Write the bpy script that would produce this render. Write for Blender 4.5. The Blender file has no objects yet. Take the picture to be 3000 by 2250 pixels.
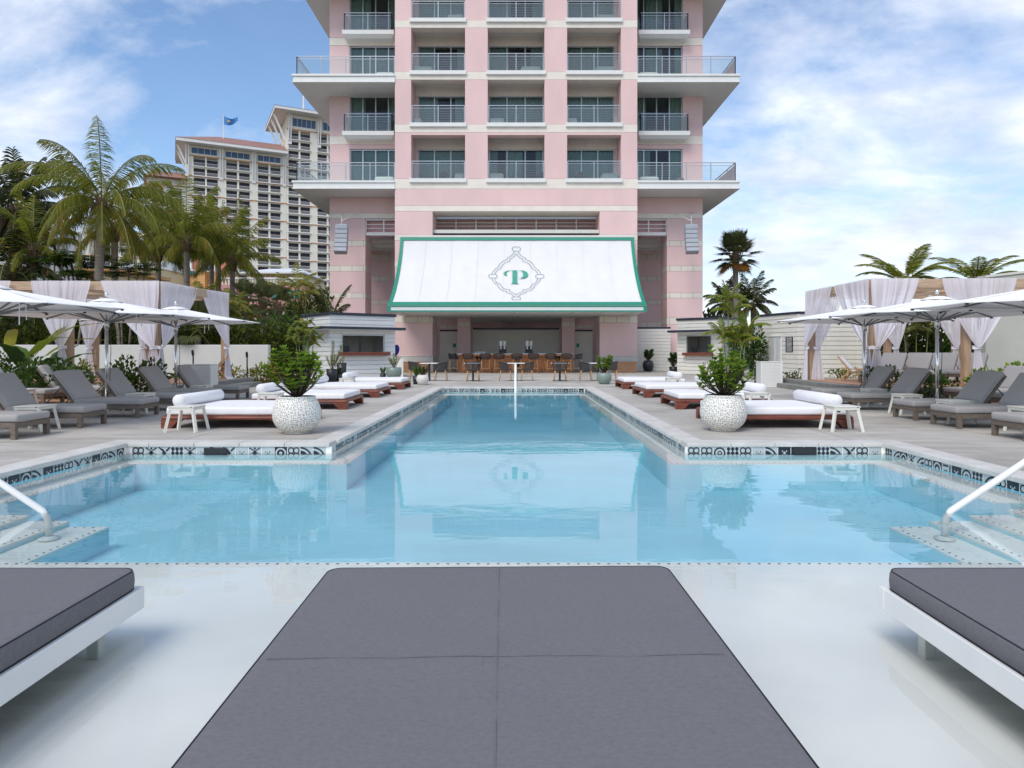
import bpy, bmesh, math, random
from mathutils import Vector, Matrix, noise as mnoise
R = math.radians; PI = math.pi
rnd = random.Random(7)
sc = bpy.context.scene; col = sc.collection
CU, CV, FPX, H = 1515.0, 1024.0, 2000.0, 1.3
def px(u, Y): return (u - CU) * Y / FPX                 # lateral position of a measured column at distance Y
def pz(v, Y): return H + (CV - v) * Y / FPX             # height of a measured row at distance Y

# ------------------------------------------------------------------ materials
def nd(t, kind, **kw):
    n = t.nodes.new(kind)
    for k, v in kw.items():
        if k in n.inputs: n.inputs[k].default_value = v
        else: setattr(n, k, v)
    return n
def rgba(c): return (c[0], c[1], c[2], 1)
def M(name, c, rough=.6, metal=0., var=.08, scale=4., bump=0., bscale=60., c2=None, stretch=None, detail=4, coat=0., spec=.5):
    m = bpy.data.materials.new(name); m.use_nodes = True; t = m.node_tree; p = t.nodes['Principled BSDF']
    p.inputs['Roughness'].default_value = rough; p.inputs['Metallic'].default_value = metal
    p.inputs['Specular IOR Level'].default_value = spec
    if coat: p.inputs['Coat Weight'].default_value = coat
    tc = nd(t, 'ShaderNodeTexCoord'); mp = nd(t, 'ShaderNodeMapping'); t.links.new(tc.outputs['Object'], mp.inputs[0])
    if stretch: mp.inputs['Scale'].default_value = stretch
    n = nd(t, 'ShaderNodeTexNoise', Scale=scale, Detail=detail); t.links.new(mp.outputs[0], n.inputs['Vector'])
    r = nd(t, 'ShaderNodeValToRGB'); t.links.new(n.outputs['Fac'], r.inputs[0])
    a = [max(0, x * (1 - var)) for x in c]; b = [min(1, x * (1 + var)) for x in c] if c2 is None else c2
    r.color_ramp.elements[0].color = rgba(a); r.color_ramp.elements[1].color = rgba(b)
    r.color_ramp.elements[0].position = .3; r.color_ramp.elements[1].position = .7
    t.links.new(r.outputs[0], p.inputs['Base Color'])
    if bump:
        n2 = nd(t, 'ShaderNodeTexNoise', Scale=bscale, Detail=3.); t.links.new(mp.outputs[0], n2.inputs['Vector'])
        bp = nd(t, 'ShaderNodeBump', Strength=bump, Distance=.01); t.links.new(n2.outputs['Fac'], bp.inputs['Height'])
        t.links.new(bp.outputs[0], p.inputs['Normal'])
    return m
def leafmat(name, c, c2, trans=.3):
    m = bpy.data.materials.new(name); m.use_nodes = True; t = m.node_tree; p = t.nodes['Principled BSDF']; out = t.nodes['Material Output']
    g = nd(t, 'ShaderNodeNewGeometry'); r = nd(t, 'ShaderNodeValToRGB'); t.links.new(g.outputs['Random Per Island'], r.inputs[0])
    r.color_ramp.elements[0].color = rgba(c); r.color_ramp.elements[1].color = rgba(c2)
    t.links.new(r.outputs[0], p.inputs['Base Color']); p.inputs['Roughness'].default_value = .55; p.inputs['Specular IOR Level'].default_value = .25
    tr = nd(t, 'ShaderNodeBsdfTranslucent'); mx = nd(t, 'ShaderNodeMixShader', Fac=trans)
    hs = nd(t, 'ShaderNodeHueSaturation', Value=1.5); t.links.new(r.outputs[0], hs.inputs['Color']); t.links.new(hs.outputs[0], tr.inputs[0])
    t.links.new(p.outputs[0], mx.inputs[1]); t.links.new(tr.outputs[0], mx.inputs[2]); t.links.new(mx.outputs[0], out.inputs[0])
    return m
def sheer(name, c, opaque, transl=.5):
    m = bpy.data.materials.new(name); m.use_nodes = True; t = m.node_tree; out = t.nodes['Material Output']; t.nodes.remove(t.nodes['Principled BSDF'])
    d = nd(t, 'ShaderNodeBsdfDiffuse', Color=rgba(c)); tl = nd(t, 'ShaderNodeBsdfTranslucent', Color=rgba(c)); tp = nd(t, 'ShaderNodeBsdfTransparent')
    a = nd(t, 'ShaderNodeMixShader', Fac=transl); t.links.new(d.outputs[0], a.inputs[1]); t.links.new(tl.outputs[0], a.inputs[2])
    b = nd(t, 'ShaderNodeMixShader', Fac=opaque)
    t.links.new(tp.outputs[0], b.inputs[1]); t.links.new(a.outputs[0], b.inputs[2]); t.links.new(b.outputs[0], out.inputs[0])
    return m
def glassmat(name, tint, ior=1.5, rough=.0, haze=0., bump=0., bscale=3., stretch=(1, 1, 1), bdist=.01):
    m = bpy.data.materials.new(name); m.use_nodes = True; t = m.node_tree; out = t.nodes['Material Output']; t.nodes.remove(t.nodes['Principled BSDF'])
    gl = nd(t, 'ShaderNodeBsdfGlossy', Roughness=rough); tp = nd(t, 'ShaderNodeBsdfTransparent', Color=rgba(tint))
    fr = nd(t, 'ShaderNodeFresnel', IOR=ior); mx = nd(t, 'ShaderNodeMixShader')
    t.links.new(fr.outputs[0], mx.inputs[0]); t.links.new(gl.outputs[0], mx.inputs[2])
    if haze:
        df = nd(t, 'ShaderNodeBsdfDiffuse', Color=(.8, .85, .85, 1)); m2 = nd(t, 'ShaderNodeMixShader', Fac=haze)
        t.links.new(tp.outputs[0], m2.inputs[1]); t.links.new(df.outputs[0], m2.inputs[2]); t.links.new(m2.outputs[0], mx.inputs[1])
    else: t.links.new(tp.outputs[0], mx.inputs[1])
    if bump:
        tc = nd(t, 'ShaderNodeTexCoord'); mp = nd(t, 'ShaderNodeMapping'); mp.inputs['Scale'].default_value = stretch; t.links.new(tc.outputs['Object'], mp.inputs[0])
        n = nd(t, 'ShaderNodeTexNoise', Scale=bscale, Detail=3., Roughness=.45); t.links.new(mp.outputs[0], n.inputs['Vector'])
        bp = nd(t, 'ShaderNodeBump', Strength=bump, Distance=bdist); t.links.new(n.outputs['Fac'], bp.inputs['Height'])
        t.links.new(bp.outputs[0], gl.inputs['Normal']); t.links.new(bp.outputs[0], fr.inputs['Normal'])
    t.links.new(mx.outputs[0], out.inputs[0])
    return m

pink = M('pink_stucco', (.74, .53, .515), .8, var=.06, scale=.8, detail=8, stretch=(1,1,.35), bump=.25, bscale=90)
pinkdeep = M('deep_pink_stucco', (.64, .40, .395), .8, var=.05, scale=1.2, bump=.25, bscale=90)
cream = M('cream_stone', (.78, .72, .64), .75, var=.05, scale=2, bump=.15)
white = M('white_paint', (.74, .75, .73), .5, var=.03, scale=3)
offwhite = M('warm_white_paint', (.70, .68, .62), .55, var=.04, scale=2)
soffit = M('soffit_paint', (.66, .66, .62), .7, var=.04, scale=1)
stone = M('grey_base_stone', (.60, .59, .55), .7, var=.1, scale=3, bump=.2)
strutm = M('strut_metal', (.22, .23, .24), .4, metal=.6)
alu = M('aluminium', (.43, .45, .46), .35, metal=.6, var=.04)
steel = M('polished_steel', (.68, .69, .70), .18, metal=1., var=.05)
black = M('black_metal', (.02, .02, .024), .4, var=.1)
navy = M('dark_fascia', (.022, .026, .045), .4, var=.1)
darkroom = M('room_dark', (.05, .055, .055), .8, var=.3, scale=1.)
sage = M('sage_curtain', (.42, .52, .47), .9, var=.12, scale=20, stretch=(1, 1, .05))
canvas = M('awning_canvas', (.70, .70, .695), .75, var=.03, scale=1.4, stretch=(1, 1, .25), bump=.1, bscale=200)
green = M('awning_green', (.012, .24, .16), .6, var=.06)
mint = M('emblem_green', (.05, .33, .24), .6, var=.06)
linegrey = M('emblem_outline', (.10, .17, .19), .7, var=.05)
teak = M('teak', (.42, .21, .095), .5, var=.25, scale=6, stretch=(6, 6, .6), bump=.15, bscale=30)
barwood = M('bar_wood', (.50, .19, .06), .4, var=.3, scale=5, stretch=(4, 4, .8), bump=.1)
redwood = M('mahogany', (.17, .042, .022), .42, var=.4, scale=5, stretch=(.7, 5, 5))
postwood = M('cedar_post', (.40, .27, .18), .65, var=.22, scale=5, stretch=(5, 5, .5), bump=.2, bscale=30)
beamwood = M('cedar_beam', (.47, .34, .23), .65, var=.2, scale=5, stretch=(.5, 5, 5), bump=.2, bscale=30)
deckwood = M('deck_boards', (.42, .23, .125), .6, var=.25, scale=4, stretch=(.5, 7, 5), bump=.2)
taupe = M('weathered_teak', (.145, .115, .09), .65, var=.25, scale=8, stretch=(1, 4, 4), bump=.15)
greyfab = M('grey_cushion_fabric', (.36, .348, .338), .95, var=.10, scale=90, detail=2, bump=.25, bscale=400, spec=.2)
seamfab = M('charcoal_seam', (.145, .142, .153), .95, var=.1)
bedfab = M('charcoal_pool_cushion', (.160, .158, .168), .95, var=.085, scale=50, detail=9, stretch=(1, 1.5, 1), bump=.3, bscale=450, spec=.2)
piping = M('black_piping', (.012, .012, .015), .7, var=.1)
whitefab = M('white_cushion_fabric', (.79, .79, .80), .9, var=.035, scale=6, bump=.8, bscale=5, spec=.2)
tablewhite = M('cream_aluminium', (.70, .69, .62), .45, var=.04)
ropechar = M('charcoal_rope', (.045, .042, .045), .8, var=.3, scale=30)
chairleg = M('light_teak_leg', (.46, .27, .12), .5, var=.2, scale=8)
tabletop = M('white_tabletop', (.82, .83, .85), .25, var=.02)
greenglaze = M('celadon_glaze', (.20, .26, .23), .35, var=.25, scale=6, stretch=(6, 6, .6))
blackglaze = M('black_planter', (.018, .02, .026), .4, var=.2)
soil = M('potting_soil', (.03, .02, .015), .95, var=.4, scale=30, bump=.5)
mulch = M('bark_mulch', (.09, .04, .022), .95, var=.5, scale=25, bump=1., bscale=30)
bark = M('palm_bark', (.24, .20, .165), .9, var=.35, scale=3, stretch=(.6, .6, 9), bump=.6, bscale=10)
stem = M('woody_stem', (.10, .07, .045), .9, var=.3, scale=20)
cane = M('green_cane', (.10, .15, .045), .6, var=.4, scale=4, stretch=(.5, .5, 6))
greywall = M('grey_rendered_wall', (.46, .47, .42), .85, var=.05, scale=1.2, bump=.2)
wallwhite = M('white_rendered_wall', (.60, .60, .56), .85, var=.05, scale=1.2, bump=.2)
stepc = M('step_concrete', (.22, .22, .20), .85, var=.15, scale=3, bump=.3)
plaster = M('pool_plaster', (.85, .835, .79), .7, var=.10, scale=.8, detail=9)
plasterdeep = M('pool_plaster_water_tint', (.52, .80, .87), .7, var=.08, scale=.9, detail=9)  # white plaster; blue tint of light through deep water put into its colour
tilew = M('tile_white', (.42, .48, .49), .2, var=.05)
tileb = M('tile_black', (.02, .024, .035), .2, var=.1)
speakergrey = M('speaker_grey', (.34, .36, .40), .5, var=.05)
bluecloth = M('blue_cloth', (.01, .012, .22), .7, var=.1)
pouf = M('pouf_white', (.66, .72, .68), .8, var=.04)
poufdark = M('pouf_grey', (.12, .13, .14), .8, var=.1)
sheercur = sheer('sheer_curtain', (.86, .84, .90), .86, .35)
tieband = M('tie_band', (.80, .79, .84), .9, var=.03)
brolly = sheer('umbrella_canvas', (.86, .86, .85), 1., .08)
wglass = glassmat('window_glass', (.62, .72, .70), 1.55, .0)
rglass = glassmat('rail_glass', (.86, .93, .92), 1.45, .02, haze=.05)
towerwall = M('tower_stucco', (.76, .73, .64), .85, var=.05, scale=.08)
towerglass = M('tower_glass', (.030, .028, .045), .35, var=.5, scale=.5, spec=.3)
towerblue = M('tower_blue_glass', (.02, .07, .16), .15, var=.3, scale=.4)
towerorange = M('tower_orange_band', (.55, .25, .11), .8, var=.05)
towerroof = M('tower_tile_roof', (.30, .16, .13), .8, var=.15, scale=.6)
towertrim = M('tower_white_trim', (.74, .74, .72), .7, var=.03)
teal = M('teal_trim', (.09, .36, .34), .7, var=.1); coral = M('coral_wall', (.58, .22, .14), .8, var=.06)
peach = M('peach_wall', (.68, .38, .15), .8, var=.06); paleyellow = M('pale_yellow_wall', (.70, .60, .38), .8, var=.06)
blueclap = M('blue_rail_paint', (.08, .16, .48), .6, var=.1); rosewall = M('rose_wall', (.55, .27, .26), .8, var=.06)
metalroof = M('white_metal_roof', (.72, .74, .75), .45, var=.04); slate = M('slate_roof', (.10, .10, .115), .7, var=.2, scale=3)
redroof = M('red_tile_roof', (.42, .09, .06), .8, var=.2, scale=3); redcloth = M('red_awning_cloth', (.5, .03, .06), .8)
L_palm = leafmat('palm_leaf', (.055, .095, .012), (.27, .26, .028), .45)
L_dark = leafmat('dark_palm_leaf', (.018, .035, .014), (.06, .065, .02), .2)
L_fan = leafmat('fan_leaf', (.03, .055, .022), (.11, .11, .035), .25)
L_clus = leafmat('glossy_leaf', (.07, .15, .012), (.27, .36, .04), .35)
L_bush = leafmat('bush_leaf', (.018, .048, .012), (.09, .16, .028), .25)
L_layer = leafmat('layered_leaf', (.03, .07, .014), (.13, .20, .035), .3)
L_hedge = leafmat('hedge_leaf', (.022, .048, .012), (.15, .17, .028), .3)
L_vari = leafmat('variegated_leaf', (.06, .12, .02), (.42, .36, .05), .2)
L_lime = leafmat('lime_leaf', (.08, .16, .01), (.22, .26, .03), .35)
L_orange = leafmat('dry_leaf', (.22, .09, .012), (.40, .17, .02), .3)
L_red = leafmat('red_leaf', (.12, .01, .02), (.35, .03, .06), .25)

def pebble():
    m = M('pebbled_white', (.70, .69, .64), .6, var=.04, scale=6); t = m.node_tree; p = t.nodes['Principled BSDF']
    tc = nd(t, 'ShaderNodeTexCoord'); sp = nd(t, 'ShaderNodeSeparateXYZ'); t.links.new(tc.outputs['Object'], sp.inputs[0])
    at = nd(t, 'ShaderNodeMath', operation='ARCTAN2'); t.links.new(sp.outputs[0], at.inputs[0]); t.links.new(sp.outputs[1], at.inputs[1]); ml = nd(t, 'ShaderNodeMath', operation='MULTIPLY'); ml.inputs[1].default_value = .34; t.links.new(at.outputs[0], ml.inputs[0])
    cbx = nd(t, 'ShaderNodeCombineXYZ'); t.links.new(ml.outputs[0], cbx.inputs[0]); t.links.new(sp.outputs[2], cbx.inputs[1])
    v = nd(t, 'ShaderNodeTexVoronoi', voronoi_dimensions='2D', Scale=31., Randomness=.8); t.links.new(cbx.outputs[0], v.inputs['Vector'])
    r = nd(t, 'ShaderNodeValToRGB'); r.color_ramp.elements[0].position = .20; r.color_ramp.elements[1].position = .38
    r.color_ramp.elements[0].color = (.33, .30, .26, 1); r.color_ramp.elements[1].color = (.74, .73, .68, 1)
    t.links.new(v.outputs['Distance'], r.inputs[0]); t.links.new(r.outputs[0], p.inputs['Base Color'])
    return m
pebbled = pebble()
def deckmat():
    m = M('deck_concrete', (.50, .475, .435), .75, var=.15, scale=1.3, detail=8, bump=.35, bscale=45, stretch=(.8, 3.2, 1)); t = m.node_tree; p = t.nodes['Principled BSDF']
    src = p.inputs['Base Color'].links[0].from_socket
    tc = nd(t, 'ShaderNodeTexCoord'); br = nd(t, 'ShaderNodeTexBrick', Scale=1.); br.offset = 0.
    br.inputs['Brick Width'].default_value = 2.4; br.inputs['Row Height'].default_value = 2.4; br.inputs['Mortar Size'].default_value = .010
    br.inputs['Color1'].default_value = (1, 1, 1, 1); br.inputs['Color2'].default_value = (.93, .93, .93, 1); br.inputs['Mortar'].default_value = (.42, .42, .42, 1)
    t.links.new(tc.outputs['Object'], br.inputs['Vector'])
    st = nd(t, 'ShaderNodeTexNoise', Scale=.45, Detail=9., Roughness=.7); t.links.new(tc.outputs['Object'], st.inputs['Vector'])
    sr = nd(t, 'ShaderNodeValToRGB'); sr.color_ramp.elements[0].color = (.70, .685, .66, 1); sr.color_ramp.elements[0].position = .35; sr.color_ramp.elements[1].position = .6
    t.links.new(st.outputs['Fac'], sr.inputs[0])
    m1 = nd(t, 'ShaderNodeMix', data_type='RGBA', blend_type='MULTIPLY'); m1.inputs[0].default_value = 1
    m2 = nd(t, 'ShaderNodeMix', data_type='RGBA', blend_type='MULTIPLY'); m2.inputs[0].default_value = 1
    t.links.new(src, m1.inputs[6]); t.links.new(br.outputs['Color'], m1.inputs[7]); t.links.new(m1.outputs[2], m2.inputs[6]); t.links.new(sr.outputs[0], m2.inputs[7])
    t.links.new(m2.outputs[2], p.inputs['Base Color'])
    return m
deckm = deckmat()
def blockmat():
    m = M('cream_blocks', (.74, .68, .59), .75, var=.05, scale=2, bump=.15); t = m.node_tree; p = t.nodes['Principled BSDF']; src = p.inputs['Base Color'].links[0].from_socket
    tc = nd(t, 'ShaderNodeTexCoord'); sp = nd(t, 'ShaderNodeSeparateXYZ'); t.links.new(tc.outputs['Object'], sp.inputs[0]); ad = nd(t, 'ShaderNodeMath', operation='ADD'); t.links.new(sp.outputs[0], ad.inputs[0]); t.links.new(sp.outputs[1], ad.inputs[1])
    cbn = nd(t, 'ShaderNodeCombineXYZ'); t.links.new(ad.outputs[0], cbn.inputs[0]); cbn.inputs[1].default_value = 10.; br = nd(t, 'ShaderNodeTexBrick', Scale=1.); br.offset = 0.; t.links.new(cbn.outputs[0], br.inputs['Vector'])
    br.inputs['Brick Width'].default_value = .72; br.inputs['Row Height'].default_value = 50; br.inputs['Mortar Size'].default_value = .014; br.inputs['Color1'].default_value = (1,1,1,1); br.inputs['Color2'].default_value = (.96,.96,.96,1); br.inputs['Mortar'].default_value = (.45,.42,.38,1)
    mm = nd(t, 'ShaderNodeMix', data_type='RGBA', blend_type='MULTIPLY'); mm.inputs[0].default_value = 1; t.links.new(src, mm.inputs[6]); t.links.new(br.outputs['Color'], mm.inputs[7]); t.links.new(mm.outputs[2], p.inputs['Base Color']); return m
creamb = blockmat()
copem = M('coping_stone', (.56, .545, .51), .7, var=.12, scale=3, detail=8, bump=.3, bscale=50)
groundm = M('planting_ground', (.10, .09, .06), .95, var=.3, scale=.6)

# ------------------------------------------------------------------ mesh building
class MB:
    def __init__(s): s.v = []; s.f = []; s.m = []; s.mi = 0
    def _f(s, idx): s.f.append(idx); s.m.append(s.mi)
    def add(s, verts, faces):
        b = len(s.v); s.v += [tuple(v) for v in verts]
        for f in faces: s._f([b + i for i in f])
    def box(s, x0, x1, y0, y1, z0, z1):
        if x0 > x1: x0, x1 = x1, x0
        if y0 > y1: y0, y1 = y1, y0
        if z0 > z1: z0, z1 = z1, z0
        s.add([(x0,y0,z0),(x1,y0,z0),(x1,y1,z0),(x0,y1,z0),(x0,y0,z1),(x1,y0,z1),(x1,y1,z1),(x0,y1,z1)],
              [(0,3,2,1),(4,5,6,7),(0,1,5,4),(1,2,6,5),(2,3,7,6),(3,0,4,7)])
        return s
    def quad(s, *p): s.add(p, [tuple(range(len(p)))]); return s
    def hexa(s, bot, top):
        s.add(list(bot) + list(top), [(3,2,1,0),(4,5,6,7),(0,1,5,4),(1,2,6,5),(2,3,7,6),(3,0,4,7)]); return s
    def seg(s, p0, p1, t0, t1, z0, z1):
        """box along the plan segment p0-p1, from t0 to t1 along its right-hand normal"""
        d = Vector((p1[0]-p0[0], p1[1]-p0[1])).normalized(); n = Vector((d.y, -d.x))
        a, b = Vector(p0), Vector(p1); q = [a+n*t1, b+n*t1, b+n*t0, a+n*t0]
        s.hexa([(p.x,p.y,z0) for p in q], [(p.x,p.y,z1) for p in q]); return s
    def prism(s, poly, z0, z1):
        n = len(poly); s.add([(p[0],p[1],z0) for p in poly]+[(p[0],p[1],z1) for p in poly],
              [tuple(reversed(range(n))), tuple(range(n,2*n))]+[(i,(i+1)%n,n+(i+1)%n,n+i) for i in range(n)]); return s
    def bar(s, a, b, w, h=None, up=(0,0,1)):
        h = w if h is None else h; a, b = Vector(a), Vector(b); d = (b-a).normalized(); u = Vector(up)
        if abs(d.dot(u)) > .98: u = Vector((0,1,0))
        x = d.cross(u).normalized()*w/2; y = x.normalized().cross(d).normalized()*h/2
        s.hexa([a-x-y,a+x-y,a+x+y,a-x+y],[b-x-y,b+x-y,b+x+y,b-x+y]); return s
    def tube(s, pts, r, n=8, cap=True):
        pts = [Vector(p) for p in pts]; rs = r if isinstance(r, (list,tuple)) else [r]*len(pts); b = len(s.v); prev = None
        for i, p in enumerate(pts):
            d = (pts[min(i+1,len(pts)-1)]-pts[max(i-1,0)]).normalized()
            if prev is None:
                u = Vector((0,0,1)) if abs(d.z) < .9 else Vector((1,0,0)); x = d.cross(u).normalized()
            else: x = (prev - d*prev.dot(d)).normalized()
            prev = x; y = d.cross(x)
            for k in range(n):
                a = 2*PI*k/n; s.v.append(tuple(p+(x*math.cos(a)+y*math.sin(a))*rs[i]))
        for i in range(len(pts)-1):
            for k in range(n):
                k2 = (k+1)%n; s._f([b+i*n+k, b+i*n+k2, b+(i+1)*n+k2, b+(i+1)*n+k])
        if cap: s._f([b+k for k in reversed(range(n))]); s._f([b+(len(pts)-1)*n+k for k in range(n)])
        return s
    def lathe(s, prof, c=(0,0,0), n=24):
        b = len(s.v); m = len(prof)
        for r, z in prof:
            for k in range(n):
                a = 2*PI*k/n; s.v.append((c[0]+r*math.cos(a), c[1]+r*math.sin(a), c[2]+z))
        for i in range(m-1):
            for k in range(n):
                k2 = (k+1)%n; s._f([b+i*n+k, b+i*n+k2, b+(i+1)*n+k2, b+(i+1)*n+k])
        return s
    def rbox(s, x0, x1, y0, y1, z0, z1, r, seg=3, mat=None, soft=0., sc_=2.6, cuts=14):
        bm = bmesh.new(); bmesh.ops.create_cube(bm, size=1)
        for v in bm.verts: v.co = ((x0+x1)/2+v.co.x*(x1-x0), (y0+y1)/2+v.co.y*(y1-y0), (z0+z1)/2+v.co.z*(z1-z0))
        bmesh.ops.bevel(bm, geom=bm.edges[:], offset=r, segments=seg, profile=.5, affect='EDGES')
        if soft:
            bmesh.ops.subdivide_edges(bm, edges=[e for e in bm.edges if e.calc_length() > .3], cuts=cuts, use_grid_fill=True); bm.normal_update()
            for v in bm.verts:
                c = v.co; k = mnoise.noise(Vector((c.x*sc_,c.y*sc_,c.z*sc_+x0*9)))+.5*mnoise.noise(c*sc_*2.7)+.7*max(0,mnoise.noise(Vector((c.x*sc_*.7+c.y*sc_*1.9,c.z*3,5)))); ed = min(c.x-x0,x1-c.x,c.y-y0,y1-c.y); k += .9*min(1,ed/.25)*(1 if c.z > (z0+z1)/2 else 0)
                v.co = c+v.normal*soft*k
        if mat is not None: bm.transform(mat)
        bm.verts.index_update(); s.add([v.co[:] for v in bm.verts], [[v.index for v in f.verts] for f in bm.faces]); bm.free(); return s
    def grid(s, fn, nu, nv):
        b = len(s.v)
        for j in range(nv+1):
            for i in range(nu+1): s.v.append(tuple(fn(i/nu, j/nv)))
        for j in range(nv):
            for i in range(nu):
                a = b+j*(nu+1)+i; s._f([a, a+1, a+nu+2, a+nu+1])
        return s
    def leaf(s, p, d, up, L, W, bend=.15):
        d = d.normalized(); x = d.cross(up)
        if x.length < 1e-3: x = Vector((1,0,0))
        x.normalize(); n = x.cross(d)
        a = p; m = p+d*L*.55+n*L*bend; e = p+d*L
        s.add([a, m-x*W/2, e, m+x*W/2], [(0,1,2,3)])
    def xf(s, mat): s.v = [tuple(mat @ Vector(v)) for v in s.v]; return s
    def build(s, name, mat, parent=None, smooth=False, bevel=0.):
        me = bpy.data.meshes.new(name); me.from_pydata(s.v, [], s.f)
        for m in (mat if isinstance(mat, (list,tuple)) else [mat]): me.materials.append(m)
        if len(me.materials) > 1: me.polygons.foreach_set('material_index', s.m)
        if smooth: me.polygons.foreach_set('use_smooth', [True]*len(me.polygons))
        me.update(); o = bpy.data.objects.new(name, me); col.objects.link(o)
        if parent is not None: o.parent = parent
        if bevel:
            b = o.modifiers.new('edge', 'BEVEL'); b.width = bevel; b.segments = 1; b.limit_method = 'ANGLE'
        return o
class BoxParts:
    def __init__(s, name, mat, parent, bevel=0.): s.a = (name, mat, parent); s.bv = bevel
    def box(s, *r, mat=None): return MB().box(*r).build(s.a[0], mat or s.a[1], s.a[2], bevel=s.bv)
def tag(o, label, cat, group=None):
    o['label'] = label; o['category'] = cat
    if group: o['group'] = group
    return o
def thing(name, label, cat, loc=(0,0,0), rz=0., group=None):
    o = bpy.data.objects.new(name, None); col.objects.link(o); o.location = loc; o.rotation_euler = (0,0,rz); o.empty_display_size = .2
    return tag(o, label, cat, group)
def struct(o): o['kind'] = 'structure'; return o
def copy_tree(o, parent=None):
    c = o.copy(); col.objects.link(c)
    if parent is not None: c.parent = parent
    for ch in list(o.children): copy_tree(ch, c)
    return c
used = {}
def place(make, key, loc, rz, label, cat, group, scale=None):
    """first call makes the prototype, later calls copy it with its parts"""
    if key not in used: used[key] = make(); o = used[key]
    else: o = copy_tree(used[key])
    o.location = loc; o.rotation_euler = (0,0,rz)
    if scale: o.scale = (scale if isinstance(scale, tuple) else (scale,)*3)
    return tag(o, label, cat, group)
ORD = ['nearest', 'second nearest', 'third nearest', 'fourth nearest', 'fifth nearest', 'sixth nearest', 'seventh nearest']

# ------------------------------------------------------------------ camera, sky, sun
cam = bpy.data.cameras.new('camera'); co = bpy.data.objects.new('camera', cam); col.objects.link(co); sc.camera = co
co.location = (0, 0, H); co.rotation_euler = (R(90), 0, 0); cam.sensor_width = 36; cam.lens = 24
cam.shift_x = -(CU-1500)/3000; cam.shift_y = -(1125-CV)/3000; cam.clip_start = .05; cam.clip_end = 5000
SUN_EL, SUN_AZ = R(50), R(208)      # azimuth measured clockwise from +Y
sdir = Vector((math.sin(SUN_AZ)*math.cos(SUN_EL), math.cos(SUN_AZ)*math.cos(SUN_EL), math.sin(SUN_EL)))
sl = bpy.data.lights.new('sun', 'SUN'); sl.energy = SUN_E = 1.65; sl.angle = R(30); sl.color = (1, .93, .83)
so = bpy.data.objects.new('sun', sl); col.objects.link(so); so.rotation_euler = sdir.to_track_quat('Z', 'Y').to_euler(); so.location = (0, 0, 50)
w = bpy.data.worlds.new('World'); sc.world = w; w.use_nodes = True; t = w.node_tree
bg = t.nodes['Background']; sky = nd(t, 'ShaderNodeTexSky'); sky.sky_type = 'NISHITA'; sky.sun_disc = False
sky.sun_elevation = SUN_EL; sky.sun_rotation = SUN_AZ; sky.air_density = 1.; sky.dust_density = .6; sky.ozone_density = 2.2
tc = nd(t, 'ShaderNodeTexCoord')
def mathn(op, a, b=None):
    n = nd(t, 'ShaderNodeMath', operation=op)
    for i, x in enumerate((a, b)):
        if x is None: continue
        if isinstance(x, (int, float)): n.inputs[i].default_value = x
        else: t.links.new(x, n.inputs[i])
    return n.outputs[0]
sep = nd(t, 'ShaderNodeSeparateXYZ'); t.links.new(tc.outputs['Generated'], sep.inputs[0])
zz = mathn('MAXIMUM', sep.outputs[2], 0.)
den = mathn('ADD', zz, .28)                                  # clouds lie on a layer overhead: stretch towards the horizon
cx = mathn('DIVIDE', sep.outputs[0], den); cy = mathn('DIVIDE', sep.outputs[1], den)
cb = nd(t, 'ShaderNodeCombineXYZ'); t.links.new(cx, cb.inputs[0]); t.links.new(cy, cb.inputs[1])
mpw = nd(t, 'ShaderNodeMapping'); mpw.inputs['Location'].default_value = (3.2, 1.7, 0); mpw.inputs['Rotation'].default_value = (0, 0, R(25)); mpw.inputs['Scale'].default_value = (1., 1.25, 1)
t.links.new(cb.outputs[0], mpw.inputs[0])
n1 = nd(t, 'ShaderNodeTexNoise', Scale=2.1, Detail=12., Roughness=.60, Distortion=.35); t.links.new(mpw.outputs[0], n1.inputs['Vector'])
n2 = nd(t, 'ShaderNodeTexNoise', Scale=.5, Detail=5., Roughness=.6); t.links.new(mpw.outputs[0], n2.inputs['Vector'])
# more cloud towards the right-hand sky and the far left, thin over the middle
rightw = mathn('MULTIPLY', mathn('SUBTRACT', sep.outputs[0], .22), .42)
leftw = mathn('MULTIPLY', mathn('SUBTRACT', mathn('MULTIPLY', sep.outputs[0], -1.), .5), 1.0)
side = mathn('MAXIMUM', mathn('MAXIMUM', rightw, leftw), -.055)
side = mathn('MINIMUM', side, .05)
tot = mathn('ADD', mathn('ADD', mathn('MULTIPLY', n1.outputs['Fac'], .7), mathn('MULTIPLY', n2.outputs['Fac'], .3)), side)
cr = nd(t, 'ShaderNodeValToRGB'); t.links.new(tot, cr.inputs[0])
cr.color_ramp.elements[0].position = .425; cr.color_ramp.elements[0].color = (.06, .06, .06, 1)
cr.color_ramp.elements[1].position = .62; cr.color_ramp.elements[1].color = (.93, .93, .93, 1)
hs = nd(t, 'ShaderNodeHueSaturation', Saturation=1.14, Value=.98); t.links.new(sky.outputs[0], hs.inputs['Color'])
tint = nd(t, 'ShaderNodeMix', data_type='RGBA', blend_type='MULTIPLY'); tint.inputs[0].default_value = 1; tint.inputs[7].default_value = (1.05, 1.03, 1.02, 1)
t.links.new(hs.outputs[0], tint.inputs[6])
n3 = nd(t, 'ShaderNodeTexNoise', Scale=3.1, Detail=10., Roughness=.6); t.links.new(mpw.outputs[0], n3.inputs['Vector'])
cc = nd(t, 'ShaderNodeValToRGB'); t.links.new(n3.outputs['Fac'], cc.inputs[0])
cc.color_ramp.elements[0].color = (4.0, 4.35, 5.3, 1); cc.color_ramp.elements[1].color = (5.8, 6.05, 6.5, 1)
cc.color_ramp.elements[0].position = .35; cc.color_ramp.elements[1].position = .65
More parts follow.
